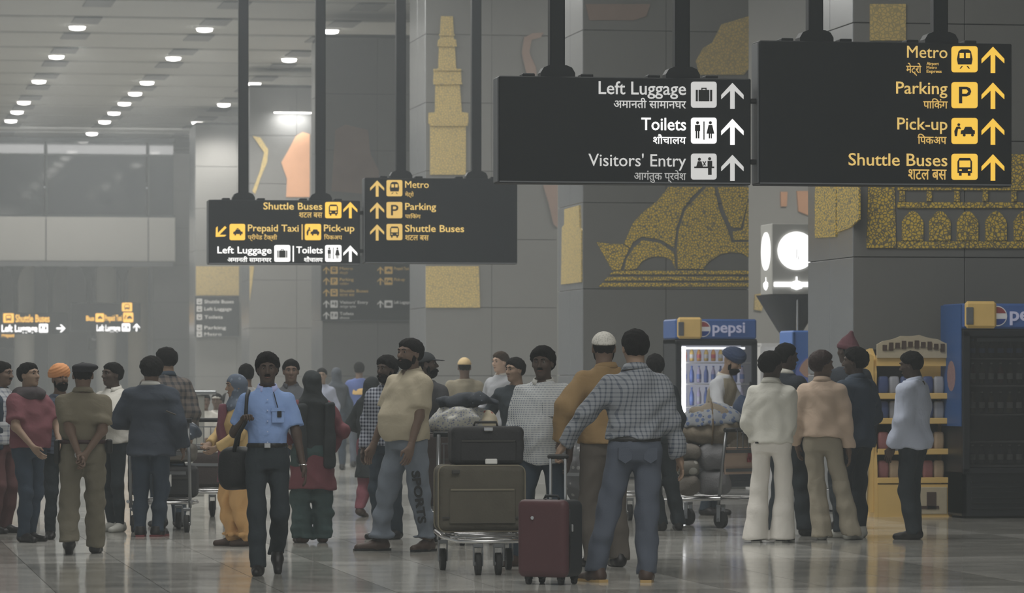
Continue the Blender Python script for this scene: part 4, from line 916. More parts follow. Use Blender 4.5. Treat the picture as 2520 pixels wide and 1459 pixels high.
o = bpy.data.objects['drink_cooler.001']; sd = MB().box((-.565, .39, 1.58), (.012, .76, 1.26)).build('side_decal', M_BLUE, o)
MB().lathe([(.05, 0), (.16, .003), (.05, .008)], (0, 0, 0), 14).build('side_print', mat('print_pinkish', C(120, 90, 92), .6, noise=.3, nscale=30), o).matrix_local = Matrix.Translation((-.575, .36, 1.47)) @ Matrix.Rotation(math.pi/2, 4, 'Y')
# third cooler (glimpsed between people) and its blue side with the round emblem
v = ground(1908, 55.5); c3 = empty('display_fridge', v, 0, 'low-lit white display fridge between the lit cooler and the blue panel', 'fridge')
MB().box((0, .6, .95), (.44, .5, 1.9)).box((-.21, .2, .95), (.02, .5, 1.9)).box((.21, .2, .95), (.02, .5, 1.9)).box((0, .2, 1.9), (.44, .6, .05)).box((0, .2, .2), (.44, .6, .4)).build('cabinet', mat('fridge_white', (.55, .55, .52), .5, emit=(1, 1, 1), estr=.12, noise=0), c3)
for q in (.7, 1.0, 1.3, 1.6): MB().box((0, .2, q), (.40, .3, .015)).build('shelf', M_STEELD, c3)
MB().cyl((.10, .1, 1.86), (.10, .1, 1.60), .035).build('light_tube', mat('tube_lit_small', (1, 1, 1), .4, emit=(.9, .92, 1), estr=1.6, noise=0), c3)
v = ground(1998, 50.5); bp = empty('vending_panel', v, 0, 'tall blue machine with a big round swirl emblem beside the metal column', 'vending machine')
MB().box((0, .35, 1.02), (.50, .7, 2.04), bev=.02).build('cabinet', mat('machine_blue', C(62, 92, 145), .45, emit=(.05, .09, .2), estr=.12, noise=.06), bp)
MB().box((-.235, -.01, 1.02), (.03, .04, 2.0), bev=.005).build('corner_trim', M_BLUE, bp)
e = MB().cyl((.10, -.014, 1.42), (.10, -.002, 1.42), .33, n=40).build('round_emblem', mat('emblem_blue_light', C(92, 105, 165), .5, noise=.05), bp)
MB().prism([(.10+.27*math.cos(a), 1.50+.24*math.sin(a)) for a in [math.radians(x) for x in range(10, 171, 10)]]+[(-.10, 1.47), (.1, 1.40), (.3, 1.47)], -.02, -.013).build('emblem_swirl', mat('emblem_peach', C(165, 125, 105), .5, noise=0), e)
MB().prism([(-.20, 1.44), (-.10, 1.40), (.10, 1.33), (.34, 1.42), (.40, 1.36), (.1, 1.26), (-.15, 1.33)], -.02, -.013).build('emblem_band', mat('emblem_white2', (.6, .6, .62), .5, noise=0), e)
v = ground(1985, 47); wc = empty('glass_counter', v, 0, 'low pale counter glimpsed between the white-clad man and the peach shirt', 'counter')
MB().box((0, .3, .45), (.42, .5, .9), bev=.01).build('body', mat('counter_pale', (.45, .46, .46), .4, noise=.03), wc)
for q in (.2, .42, .64, .88): MB().box((0, .04, q), (.44, .03, .02)).build('rail', M_STEEL, wc)
# ------------------------------------------------------------------ snack rack
v = ground(2248, 42.4); rk = empty('snack_rack', v, 0, 'tall yellow snack rack with a scalloped header board by the wall', 'display rack')
M_RY = mat('rack_yellow', C(176, 140, 42), .5, noise=.06); M_RP = mat('rack_print', C(140, 128, 100), .6, noise=.15, nscale=14); M_INK = mat('ink_brown', C(60, 45, 35), .7, noise=0)
W = .80; dp = .46
for sx in (-1, 1):
    prof = [(0, .0), (dp, 0), (dp, 1.66), (dp-.05, 1.74), (.22, 1.76), (.10, 1.68), (.04, 1.5), (.10, 1.0), (.02, .5)]
    MB().prism_x(prof, sx*W/2-.018, sx*W/2+.018).build('side_panel', M_RY, rk)
MB().box((0, dp-.01, .88), (W-.03, .02, 1.74)).build('back_panel', M_BLACK, rk)
MB().box((0, .10, .17), (W-.04, .2, .34)).build('plinth', M_RY, rk); MB().box((.19, -.004, .17), (.34, .014, .28), bev=.004).build('plinth_label', M_RP, rk)
MB().box((.19, -.014, .17), (.10, .008, .18)).box((.17, -.014, .10), (.20, .008, .03)).build('plinth_print', M_INK, bpy.data.objects['plinth_label'])
for z in (.36, .66, .98, 1.24): MB().box((0, .22, z), (W-.04, .44, .02)).box((0, .0, z+.022), (W-.03, .02, .06), bev=.005).build('shelf', M_RY, rk)
MB().box((.26, .30, 1.50), (.24, .03, .34)).build('upper_panel', M_RY, rk); MB().box((0, .05, 1.63), (W-.03, .04, .11)).build('top_rail', M_RY, rk)
hd_ = [(-.39, 1.66), (-.39, 1.80)]+[(-.39+.78*t/12, 1.80+.09*math.sin(math.pi*t/12)+.012*((t % 3) == 1)) for t in range(1, 12)]+[(.39, 1.80), (.39, 1.66)]
hb = MB().prism(hd_, .0, .03).build('header_board', M_RP, rk)
pm = MB()
for i in range(10): pm.box((-.31+.069*i, -.006, 1.765+.035*math.sin(math.pi*i/9)), (.045, .012, .085 if i % 2 else .06)); 
pm.build('header_print', M_INK, hb)
pm = MB()
for i in range(9): pm.box((-.28+.07*i, -.012, 1.77+.035*math.sin(math.pi*i/9)), (.012, .012, .05))
pm.build('header_print_highlight', M_RP, hb)
wg = MB().prism([(-.60, .30), (-.58, .12), (-.46, .05), (-.42, .05), (-.42, 1.68), (-.50, 1.72), (-.58, 1.66), (-.62, 1.50), (-.60, 1.2), (-.55, 1.0), (-.56, .6)], .03, .06).build('side_wing', M_RY, rk)
MB().prism([(-.605, 1.25), (-.56, 1.22), (-.53, 1.45), (-.56, 1.60), (-.60, 1.55), (-.615, 1.4)], .015, .03).build('wing_print', mat('print_pale_pink', C(150, 125, 115), .6, noise=.3, nscale=30), wg)
MB().prism([(-.60, .28), (-.57, .14), (-.50, .10), (-.48, .5), (-.52, .55)], .015, .03).build('wing_print', M_RP, wg)
pk = {}
def packet(kind, c1, c2):
    f = lambda P: rbox(P, (0, 0, .10), (.050, .028+.0*P[2], .095), .02)-.010*np.cos(np.clip((P[2]-.1)*14, -1.57, 1.57))
    if 'p' not in pk: pk['p'] = field(f, (-.07, -.05, 0), (.07, .05, .21), .016)
    return pk['p']
cols = {'blue': (mat('packet_blue', C(52, 62, 92), .4, noise=0), mat('packet_white', C(120, 122, 128), .4, noise=0)), 'red': (mat('packet_red', C(118, 66, 66), .4, noise=.2, nscale=20), mat('packet_cream', C(140, 118, 88), .4, noise=.2, nscale=20))}
for zz, k, rw in ((1.272, 'blue', 'top'), (1.012, 'blue', 'second'), (.692, 'red', 'third'), (.392, 'red', 'lowest')):
    for i in range(6):
        V, Q = packet(0, 0, 0); o = link('snack_packet', np_mesh('snack_packet', V, Q), cols[k][i % 2]); o.location = v+Vector((-.30+.120*i, .10+.01*(i % 2), zz)); o.rotation_euler = (0, 0, .06*((i*7) % 3-1))
        tag(o, '%s snack packet, %s from the left on the %s shelf of the yellow rack' % (('dark blue', 'white')[i % 2] if k == 'blue' else ('red', 'cream')[i % 2], ORD[i], rw), 'snack packet', '%s packets on the %s rack shelf' % (('dark blue', 'white')[i % 2] if k == 'blue' else ('red', 'cream')[i % 2], rw))
# ------------------------------------------------------------------ luggage carts and luggage
def rot_cam(a): return math.radians(a)-TH         # yaw given against the camera's own axes
def cart(px, yf, yaw, label, D=None, ad=None, scale=1.0, post=1.02):
    """front of the cart points to local -y"""
    D = D or DF(yf); r = empty('luggage_cart', ground(px, D), rot_cam(yaw), label, 'luggage cart', 'luggage carts'); r.scale = (scale,)*3
    f = MB(); z = .27
    f.tube([(-.30, .48, z+.02), (-.30, .0, z), (-.22, -.42, z-.02), (-.14, -.50, z-.02), (.14, -.50, z-.02), (.22, -.42, z-.02), (.30, .0, z), (.30, .48, z+.02)], .016, 8)
    f.tube([(-.27, .40, z+.022), (-.20, -.38, z+.022), (.20, -.38, z+.022), (.27, .40, z+.022)], .010, 8); f.build('deck_frame', M_STEEL, r, True)
    for y in (-.44, -.30, -.14, .02, .18, .34): MB().cyl((-.27+.1*(y < -.35), y, z+.005), (.27-.1*(y < -.35), y, z+.005), .011, n=8).build('cross_bar', M_STEEL, r, True)
    for sx in (-1, 1):
        MB().tube([(sx*.28, .42, z-.04), (sx*.28, .47, .60), (sx*.27, .52, post)], .016, 8).build('post', M_STEELD, r, True)
    MB().cyl((-.31, .54, post), (.31, .54, post), .022, n=10).build('handle_bar', M_BLACK, r, True)
    MB().box((0, .50, .74), (.50, .02, .03)).box((0, .50, .56), (.50, .02, .03)).build('back_rail', M_STEELD, r)
    if ad: MB().box((0, .47, .65), (.50, .02, .26), bev=.004).build('advert_panel', ad, r)
    bk = MB()
    for i in range(7): bk.box((-.22+.073*i, .62, .86), (.008, .008, .18))
    bk.box((0, .62, .95), (.47, .012, .012)).box((0, .62, .77), (.47, .012, .012)); bk.build('basket', M_STEELD, r)
    for sx, y in ((-.25, .42), (.25, .42), (-.075, -.40), (.075, -.40)):
        w_ = MB().cyl((sx-.020, y, .082), (sx+.020, y, .082), .082, n=18).build('wheel', M_RUB, r, True)
        MB().box((sx-.032, y, .14), (.008, .05, .15), bev=.002).box((sx+.032, y, .14), (.008, .05, .15), bev=.002).box((sx, y, .215), (.072, .06, .03), bev=.004).build('fork', M_STEELD, w_)
        MB().cyl((sx-.036, y, .082), (sx+.036, y, .082), .018, n=10).build('hub', M_STEEL, w_)
    return r
def suitcase(loc, size, yaw, m, trim, label, name='suitcase', handle_side='top', tilt=0.0, piping=True):
    w_, d_, h_ = size; r = empty(name, loc, rot_cam(yaw), label, 'suitcase'); r.rotation_euler = (tilt, 0, rot_cam(yaw))
    V, Q = field(lambda P: rbox(P, (0, 0, h_/2), (w_/2, d_/2, h_/2), .045)-.006*np.cos(P[0]*3/w_)*np.cos((P[2]-h_/2)*3/h_)+folds(P, .0025, 5), (-w_/2, -d_/2, 0), (w_/2, d_/2, h_), .016)
    V[:, 2] -= V[:, 2].min(); link('shell', np_mesh('shell', V, Q), m, r)
    if piping:
        for y in (-d_/2+.035, d_/2-.035):
            pts = []; R_ = .05
            for cx, cz, a0 in ((w_/2-R_, h_-R_, 0), (-w_/2+R_, h_-R_, 90), (-w_/2+R_, R_, 180), (w_/2-R_, R_, 270)):
                for t in (0, 30, 60, 90): a = math.radians(a0+t); pts.append((cx+(R_+.004)*math.cos(a), y, cz+(R_+.004)*math.sin(a)))
            MB().tube(pts, .007, 6, True).build('piping', trim, r, True)
    MB().tube([(-.09, -.0, h_-.005), (-.08, 0, h_+.035), (.08, 0, h_+.035), (.09, 0, h_-.005)], .011, 8).build('handle', trim, r, True)
    pk_ = MB().box((0, -d_/2-.006, h_*.38), (w_*.78, .02, h_*.55), bev=.01).build('front_pocket', m, r)
    MB().box((0, -d_/2-.018, h_*.64), (w_*.74, .008, .012)).build('zip', trim, pk_)
    return r
M_OLV = mat('olive_canvas', C(62, 58, 47), .8, noise=.2, nscale=8, bump=.3); M_DKC = mat('dark_canvas', C(34, 34, 35), .8, noise=.2, bump=.3); M_BRN = mat('brown_canvas', C(48, 40, 38), .8, noise=.2, bump=.3)
M_TRIM = mat('olive_trim', C(92, 86, 68), .6, noise=0); M_TRD = mat('dark_trim', C(45, 44, 42), .6, noise=0)
# centre cart
cc = cart(1186, 1408, 7, 'chrome luggage cart in the centre foreground carrying the olive suitcase')
cw_ = cc.matrix_basis.copy() if False else Matrix.Translation(cc.location) @ Matrix.Rotation(cc.rotation_euler.z, 4, 'Z')
P_ = lambda x, y, z: cw_ @ Vector((x, y, z))
sc1 = suitcase(P_(-.02, -.02, .315), (.64, .36, .480), 7, M_OLV, M_TRIM, 'big olive-grey canvas suitcase lying on the chrome cart in the centre')
MB().box((-.2, -.20, .44), (.06, .02, .03), bev=.005).build('lock', M_TRD, sc1)
for z in (.10,): MB().box((0, -.192, z), (.60, .006, .012)).build('seam', M_TRD, sc1)
sc2 = suitcase(P_(.03, .02, .80), (.54, .34, .285), 7, M_DKC, M_TRD, 'black soft bag on top of the big olive suitcase', 'travel_bag', piping=False)
MB().box((-.0, -.19, .27), (.07, .02, .03), bev=.005).build('buckle', M_STEEL, sc2); MB().box((.02, -.19, .03), (.09, .02, .04), bev=.006).build('name_tag', M_PAPER, sc2)
# the cart behind, piled with bags
c2 = cart(1150, 1330, 5, 'luggage cart behind the black bag, piled with bundles', D=35.6)
cw2 = Matrix.Translation(c2.location) @ Matrix.Rotation(c2.rotation_euler.z, 4, 'Z'); Q_ = lambda x, y, z: cw2 @ Vector((x, y, z))
suitcase(Q_(-.23, -.05, .345), (.36, .40, .62), 5, M_BRN, M_TRD, 'dark brown upright suitcase behind the olive suitcase, beside the beige polo shirt', piping=True)
suitcase(Q_(.16, -.05, .345), (.40, .40, .56), 5, M_DKC, M_TRD, 'dark upright suitcase hidden behind the black soft bag', piping=True)
def bundle(loc, r3, m, label, name='bundle', cat='bundle', amp=.02, seed=1, res=.02, yaw=0):
    rs = np.random.RandomState(seed)
    V, Q = field(lambda P: ell(P, (0, 0, r3[2]*.85), r3)*.9+folds(P, amp, seed, 1)*.9, [-v*1.2 for v in r3[:2]]+[-.05], [v*1.2 for v in r3[:2]]+[r3[2]*2.05], res)
    V[:, 2] = np.maximum(V[:, 2], 0); o = link(name, np_mesh(name, V, Q), m); o.location = loc; o.rotation_euler = (0, 0, rot_cam(yaw)); tag(o, label, cat); return o
M_PLB = mat_pattern('printed_plastic_bag', C(125, 125, 120), C(88, 92, 108), 'patch', .022, wd=.34, rough=.4)
b1 = bundle(Q_(-.06, -.06, .965), (.29, .2, .13), M_PLB, 'white plastic shopping bag with a blue print on top of the piled cart', 'shopping_bag', 'bag', .018, 4)
b2 = bundle(Q_(.17, -.12, .95), (.09, .10, .13), mat_pattern('cream_red_bag', C(140, 130, 105), C(120, 50, 40), 'patch', .08, wd=.3), 'small cream bag with a red corner beside the plastic shopping bag', 'carrier_bag', 'bag', .010, 9, .014)
b3 = bundle(Q_(-.05, -.03, 1.185), (.27, .17, .075), mat_pattern('black_garment', C(28, 32, 38), C(85, 90, 98), 'patch', .04, wd=.12), 'crumpled black jacket thrown over the plastic shopping bag', 'folded_jacket', 'jacket', .022, 11)
# upright cabin case held by the man in the check shirt
D1 = 14500/(1437-930.); rs_ = empty('cabin_suitcase', ground(1358, D1), rot_cam(-30), 'upright cabin suitcase with dark red front and black side, held by the man in checks', 'suitcase')
M_RED = mat('maroon_shell', C(62, 32, 36), .5, noise=.06); M_BK = mat('black_nylon', C(30, 32, 34), .6, noise=.08)
V, Q = field(lambda P: rbox(P, (0, 0, .325), (.195, .125, .27), .05), (-.2, -.14, .05), (.2, .14, .6), .013); link('case_back', np_mesh('c', V, Q), M_BK, rs_)
V, Q = field(lambda P: rbox(P, (0, -.115, .325), (.192, .045, .268), .04)-.004, (-.2, -.18, .05), (.2, -.06, .6), .012); link('case_front', np_mesh('c', V, Q), M_RED, rs_)
MB().tube([(-.19, -.085, .12), (-.198, -.085, .33), (-.19, -.085, .53), (0, -.085, .60), (.19, -.085, .53), (.198, -.085, .33), (.19, -.085, .12)], .006, 6).build('zip', M_BLACK, rs_, True)
MB().lathe([(.014, 0), (.014, .006)], (0, 0, 0), 6).build('star_badge', M_STEEL, rs_).matrix_local = Matrix.Translation((-.06, -.168, .47)) @ Matrix.Rotation(math.pi/2, 4, 'X')
MB().box((.199, -.06, .40), (.012, .025, .05), bev=.003).build('lock', M_STEEL, rs_)
for sx in (-.06, .06): MB().cyl((sx, .09, .56), (sx, .09, .885), .010, n=8).build('telescopic_tube', M_STEEL, rs_)
MB().box((0, .09, .895), (.17, .035, .035), bev=.012).build('grip', M_BLACK, rs_)
MB().tube([(-.06, .0, .595), (-.05, .0, .62), (.05, .0, .62), (.06, .0, .595)], .010, 8).build('top_handle', M_BK, rs_, True)
for sx in (-.13, .13):
    for sy in (-.10, .09): wv = MB().cyl((sx-.013, sy, .028), (sx+.013, sy, .028), .028, n=12).box((sx, sy, .048), (.045, .05, .03), bev=.006).build('wheel', M_RUB, rs_)
# bundles cart at right
M_AD = mat('advert_cream', C(150, 125, 105), .5, noise=.05)
c3_ = cart(1748, 1300, -140, 'luggage cart at right stacked with grey sacks and a round bundle', D=39.7, ad=M_AD, post=.95)
cw3 = Matrix.Translation(c3_.location) @ Matrix.Rotation(c3_.rotation_euler.z, 4, 'Z')
gd = lambda px, dd=0.0: ground(px, 39.4+dd)
ad_ = [o for o in c3_.children if o.name.startswith('advert_panel')][0]
MB().box((-.09, .49, .69), (.09, .008, .07), bev=.003).box((-.06, .49, .66), (.05, .008, .05)).build('advert_mark', mat('mark_red', C(125, 35, 45), .5, noise=0), ad_)
M_SACK = mat('grey_woven_sack', C(92, 92, 94), .75, noise=.15, nscale=12, bump=.5); M_SACK2 = mat('brown_grey_sack', C(84, 78, 70), .75, noise=.2, nscale=9, bump=.5); M_SACK3 = mat_pattern('pale_tape_sack', C(90, 86, 78), C(130, 128, 120), 'patch', .12, wd=.35)
zz = lambda py, D=39.4: EYE+(HOR-py)/FPX*D
def sack(px, D, z, r3, m, label, seed):
    V, Q = field(lambda P: rbox(P, (0, 0, r3[2]), r3, min(r3)*.75)-.004+folds(P, .010, seed), [-v-.03 for v in r3[:2]]+[-.03], [v+.03 for v in r3[:2]]+[2*r3[2]+.03], .02)
    V[:, 2] -= V[:, 2].min(); o = link('sack', np_mesh('sack', V, Q), m); v = ground(px, D); o.location = (v.x, v.y, z); o.rotation_euler = (0, 0, -TH); tag(o, label, 'sack')
    w = MB(); 
    for dx in (-.4, .4):
        pts = [(r3[0]*dx+.0, (r3[1]+.012)*math.cos(t), r3[2]+(r3[2]+.012)*math.sin(t)) for t in [2*math.pi*i/20 for i in range(20)]]
    return o
s1 = sack(1755, 39.45, .31, (.155, .2, .115), M_SACK, 'grey woven sack at the bottom of the right-hand cart, nearest its post', 1)
s2 = sack(1755, 39.45, .545, (.155, .2, .125), M_SACK, 'grey woven sack resting on the lower grey sack of the right-hand cart', 2)
s3 = sack(1693, 39.3, .31, (.105, .2, .09), M_SACK2, 'flat brown-grey sack at the bottom left of the right-hand cart', 3)
s4 = sack(1693, 39.3, .50, (.105, .2, .07), M_SACK3, 'brown sack with pale tape in the middle of the left stack on the cart', 4)
s5 = sack(1697, 39.3, .65, (.10, .18, .07), M_SACK2, 'topmost brown sack under the round bundle on the right-hand cart', 5)
M_BND = mat('bundle_khaki', C(98, 88, 72), .8, noise=.2, nscale=6, bump=.4)
bd = bundle(ground(1752, 39.45)+Vector((0, 0, .80)), (.30, .22, .22), M_BND, 'big round bundle tied up in khaki, blue and patterned cloth on the right-hand cart', 'cloth_bundle', 'bundle', .02, 21)
soft('cloth_wrap', lambda P: np.maximum(np.maximum(ell(P, (0, 0, .187), (.315, .235, .225)), -ell(P, (0, 0, .187), (.27, .2, .20))), .19-P[2]+.08*P[0])+folds(P, .006, 3), (-.33, -.25, .1), (.33, .25, .44), .018, mat_pattern('blue_print_cloth', C(105, 108, 112), C(66, 78, 104), 'patch', .05, wd=.42), bd)
MB().tube([(-.02+.02*math.cos(t), -.235*math.cos(t), .187+.235*math.sin(t)) for t in [2*math.pi*i/24 for i in range(24)]], .012, 6, True).build('tie_band', mat('tie_brown', C(80, 65, 40), .7, noise=0), bd, True)
bundle(ground(1828, 39.9)+Vector((0, 0, .92)), (.11, .13, .20), mat('navy_bag_cloth', C(34, 44, 62), .7, noise=.2, bump=.3), 'dark navy bag at the right end of the round bundle', 'shoulder_bag', 'bag', .012, 31, .016)
MB().box((0, 0, 0), (.30, .25, .22), bev=.02).build('wicker_box', mat('wicker_brown', C(80, 72, 60), .8, noise=.3, nscale=30), None)
wb = bpy.data.objects['wicker_box']; v = ground(1828, 40.0); wb.location = (v.x, v.y, .80); wb.rotation_euler = (0, 0, -TH); tag(wb, 'brown wicker box on the far side of the right-hand cart beneath the navy bag', 'box')
# left cart beside the man in the blazer
c4 = cart(408, 1310, 178, 'luggage cart behind the man in the navy blazer', D=38.6, post=1.05)
v = ground(432, 38.7); suitcase(v+Vector((0, 0, .31)), (.42, .34, .30), 0, M_DKC, M_TRD, 'dark bag with a white tag low on the cart behind the navy blazer', piping=False)
o = MB().box((-.05, -.20, .17), (.055, .012, .12), bev=.004).build('luggage_tag', M_PAPER, bpy.data.objects['suitcase.003'] if 'suitcase.003' in bpy.data.objects else None)
suitcase(v+Vector((0, 0, .65)), (.40, .32, .17), 0, mat('grey_brown_case', C(70, 66, 60), .7, noise=.1), M_TRD, 'flat grey-brown case on top of the tagged dark bag', piping=False)
bundle(v+Vector((.02, 0, .86)), (.20, .16, .10), mat_pattern('dark_shiny_wrap', C(48, 54, 62), C(120, 124, 130), 'patch', .07, wd=.14, rough=.3), 'shiny dark wrapped parcel on top of the cart by the navy blazer', 'wrapped_parcel', 'parcel', .02, 41, .016)
suitcase(ground(334, 38.9)+Vector((0, 0, .33)), (.13, .30, .45), 0, M_BRN, M_TRD, 'brown rounded case sticking out left of the navy-blazered man\'s legs', piping=False)
c5 = cart(525, 1275, 175, 'luggage cart further back between the grey post and the yellow dress', D=42.2)
v = ground(522, 42.2); suitcase(v+Vector((0, 0, .31)), (.38, .34, .36), 0, M_BRN, M_TRD, 'dark brown suitcase on the cart left of the yellow dress', piping=False)
o = MB().box((0, 0, .03), (.34, .26, .06), bev=.015).build('silver_tray', M_STEEL, None); o.location = v+Vector((-.01, 0, .705)); o.rotation_euler = (0, 0, -TH); tag(o, 'flat shiny silver case on top of the brown suitcase by the yellow dress', 'case')
c6 = cart(50, 1252, 172, 'luggage cart at the far left behind the man in the red T-shirt', D=45)
v = ground(70, 45); suitcase(v+Vector((0, 0, .31)), (.52, .34, .22), 0, M_DKC, M_TRD, 'dark flat suitcase on the cart at the far left', piping=False)
# patterned bag cart between the dotted shirt and the mustard shirt
c7 = cart(1432, 1310, 174, 'luggage cart between the dotted white shirt and the brown trousers', D=38)
v = ground(1432, 38); bundle(v+Vector((0, 0, .31)), (.20, .20, .32), mat_pattern('grey_floral_bag', C(74, 74, 76), C(110, 110, 110), 'patch', .06, wd=.3), 'grey patterned cloth bag standing on the cart beside the brown trousers', 'cloth_bag', 'bag', .014, 51)
c8 = cart(1545, 1300, 186, 'luggage cart seen between the legs of the man in jeans', D=41)
# grey post unit at left
v = ground(486, 50); pu = empty('barrier_post', v, 0, 'grey square post with a flat tray top left of the seated people', 'post')
MB().box((0, 0, .62), (.16, .16, 1.24), bev=.01).build('shaft', mat('post_grey', C(120, 120, 116), .5, noise=.04), pu); MB().box((.03, 0, 1.27), (.38, .3, .05), bev=.01).build('tray', M_STEELD, pu)
# bench with the seated people
v = ground(534, 60.2); bn = empty('bench', v, -TH, 'low grey bench under the seated people in white', 'bench')
MB().box((0, .15, .43), (.9, 3.2, .06), bev=.01).build('seat', M_STEELD, bn)
for sx in (-1.2, 1.5): MB().box((0, sx, .2), (.6, .06, .40), bev=.005).build('leg', M_STEELD, bn)
# ------------------------------------------------------------------ the people
def fab(name, c, **k):
    if name in MATS: return MATS[name]
    m = mat(name, c, .85, noise=.08, nscale=5, bump=.40, bscale=6, **k); nt = m.node_tree
    b = [n for n in nt.nodes if n.type == 'BUMP'][0]; b.inputs['Distance'].default_value = .04
    n = [l.from_node for l in nt.links if l.to_node == b and l.to_socket.name == 'Height'][0]; n.inputs['Distortion'].default_value = .5; n.inputs['Detail'].default_value = 3
    return m
SH_BLK = mat('shoe_black', (.022, .020, .020), .4, noise=0); SH_BRN = mat('shoe_brown', (.07, .045, .035), .5, noise=0); SH_WHT = mat('shoe_white', C(130, 130, 125), .6, noise=0); SH_RED = mat('shoe_red', C(100, 40, 42), .6, noise=0)
T_BLACK = fab('trousers_black', C(31, 36, 40)); T_NAVY = fab('trousers_navy', C(36, 44, 52)); T_JEAN = mat('jeans_blue', C(56, 61, 70), .85, noise=.35, nscale=4, bump=.2, bscale=200); T_JEAND = fab('jeans_dark', C(38, 46, 56))
down = lambda sg, y=.05, x=.245, z=.88: ((sg*x, y, z), (sg*.6, -1, 0))
NAT = ((.10, 0, 0, 10, 0), (-.10, 0, 0, 10, 0))
# 1 man in light blue uniform shirt, walking to the camera
M_SKYSH = fab('light_blue_shirt', C(100, 120, 156)); BLT = mat('belt_black', (.02, .02, .02), .4, noise=0)
J = person(658, 1412, 871, 4, 'person in a light blue uniform shirt and black trousers walking towards the camera', 'dark', hair='curly',
    top=dict(m=M_SKYSH, sleeve='short', hem=1.02, tuck=True, collar=mat('collar_pale_blue', C(125, 132, 165), .8, noise=0), amp=.006), bottom=dict(m=T_BLACK, t=.016, flare=.012), shoe=SH_BLK,
    feet=((.075, .18, 0, 6, 0), (-.08, -.20, .10, 4, -38)), R=((.195, .165, 1.235), (.5, -1, -1)), L=((-.285, .10, .88), (-.6, -1, 0)), curlR=1.1, moust=True, wide=.99, thumbR=(-1, 0, .2), D=30.0)
belt(J, BLT, 1.035, M_STEEL); r = J['root']
MB().box((.0, 0, 0), (.10, .008, .11), bev=.003).build('pocket', M_SKYSH, r).location = (-.085, .150, 1.27)
MB().box((-.085, .156, 1.32), (.115, .006, .03), bev=.002).build('pocket_flap', M_SKYSH, r)
MB().tube([(-.05, .085, 1.46), (-.07, .135, 1.38), (-.09, .155, 1.31)], .004, 5).build('pen_cord', M_BLACK, r); MB().box((-.095, .160, 1.285), (.035, .01, .05), bev=.003).build('whistle_case', M_BLACK, r)
for i in range(5): MB().cyl((0, .136+.004*i, 1.40-.085*i), (0, .150+.002*i, 1.40-.085*i), .006, n=8).build('button', mat('button_pale', C(140, 150, 175), .4, noise=0), r)
MB().tube([J['wrL']+v3((.028*math.cos(t), .028*math.sin(t), .0)) for t in [2*math.pi*i/12 for i in range(12)]], .006, 6, True).build('watch_band', M_STEEL, r)
bb = to_world(J, (.24, -.17, .85)); o = soft('shoulder_bag', lambda P: rbox(P, (0, 0, 0), (.14, .10, .16), .09)+folds(P, .008, 6), (-.17, -.13, -.19), (.17, .13, .19), .018, mat('bag_black', (.018, .020, .022), .6, noise=.1, bump=.2), None)
o.location = bb; tag(o, 'black round shoulder bag hanging at the hip of the man in the light blue shirt', 'bag')
hR = J['wrR']+(J['hdR']-J['wrR'])*.7
MB().tube([to_world(J, q)-bb for q in ((.27, -.09, .98), (.245, .02, 1.10), tuple(hR+v3((0, .01, -.04))), tuple(hR+v3((-.005, .005, .06))), (.165, .085, 1.43), (.150, .02, 1.468), (.165, -.09, 1.42), (.215, -.16, 1.20), (.25, -.17, .98))], .015, 6).build('strap', bpy.data.materials['bag_black'], o, True)
# 2 man in beige polo
M_BEI = fab('beige_polo', C(132, 122, 98)); M_TRK = fab('grey_track_trousers', C(80, 86, 94))
J = person(1000, 1356, 834, -52, 'bearded person in a beige polo shirt and lettered grey track trousers, looking left', 'brown', hair='short', beard_=True,
    top=dict(m=M_BEI, sleeve='short', hem=.92, collar=M_BEI, t=.03, box=True, amp=.006, vneck=True), bottom=dict(m=M_TRK, t=.028, flare=-.012, cuff=True, cut=.10, amp=.007), shoe=SH_BRN, shoe2=M_BLACK,
    feet=((.20, .14, 0, 14, 0), (-.12, -.08, 0, 20, 0)), head=(8, 4), belly=1.0, wide=1.10, R=((.27, .12, .86), (.6, -1, 0)), L=((-.235, .13, .885), (-.8, -1, 0)), lean=(0, -.05))
lt = lettering('SPORTS', .1, 0, 0, 0, M_BLACK, J['root'], 'leg_lettering', .004, 'LEFT', width=.44); lt.scale = (1, 1, 1.2)
cd = Vector((-.788, .616, 0)); pA = Vector(J['knL'])*.55+Vector(J['hpL'])*.45+cd*.118; pB = Vector(J['knL'])*.25+Vector(J['anL'])*.75+cd*.112
xa_ = (pB-pA).normalized(); ya_ = -cd; za_ = xa_.cross(ya_).normalized(); M4 = Matrix((xa_, ya_, za_)).transposed().to_4x4()
lt.matrix_local = Matrix.Translation(pA+Vector((.02, .03, 0))) @ M4 @ Matrix.Diagonal((1, 1, .85, 1)); lt['label'] = 'dark lettering down the trouser leg'
# 3 police man from behind
M_KHK = fab('khaki_uniform', C(88, 81, 63)); M_KHT = fab('khaki_trousers', C(80, 75, 60))
J = person(204, 1362, 886, 184, 'person in khaki police uniform and dark beret, hands clasped behind the back', 'brown', hair='under', hats=(('beret', mat('beret_black', (.02, .02, .026), .8, noise=.1), 'beret'),), hat_extra=.015,
    top=dict(m=M_KHK, sleeve='short', hem=1.02, tuck=True, collar=M_KHK, amp=.006, t=.02), bottom=dict(m=M_KHT, t=.026, flare=.016, amp=.006), shoe=SH_BLK,
    feet=((-.0+.10, .10, 0, 8, 0), (-.10, -.26, .07, 4, -30)), R=((.035, -.205, .93), (1, -.2, -.3)), L=((-.02, -.215, .90), (-1, -.2, -.3)), curlR=.9, curlL=.9, belly=.5, wide=1.13, thumbR=(0, 0, 1), thumbL=(0, 0, 1))
belt(J, mat('belt_maroon', C(52, 34, 34), .5, noise=0), 1.03, t=.024); r = J['root']
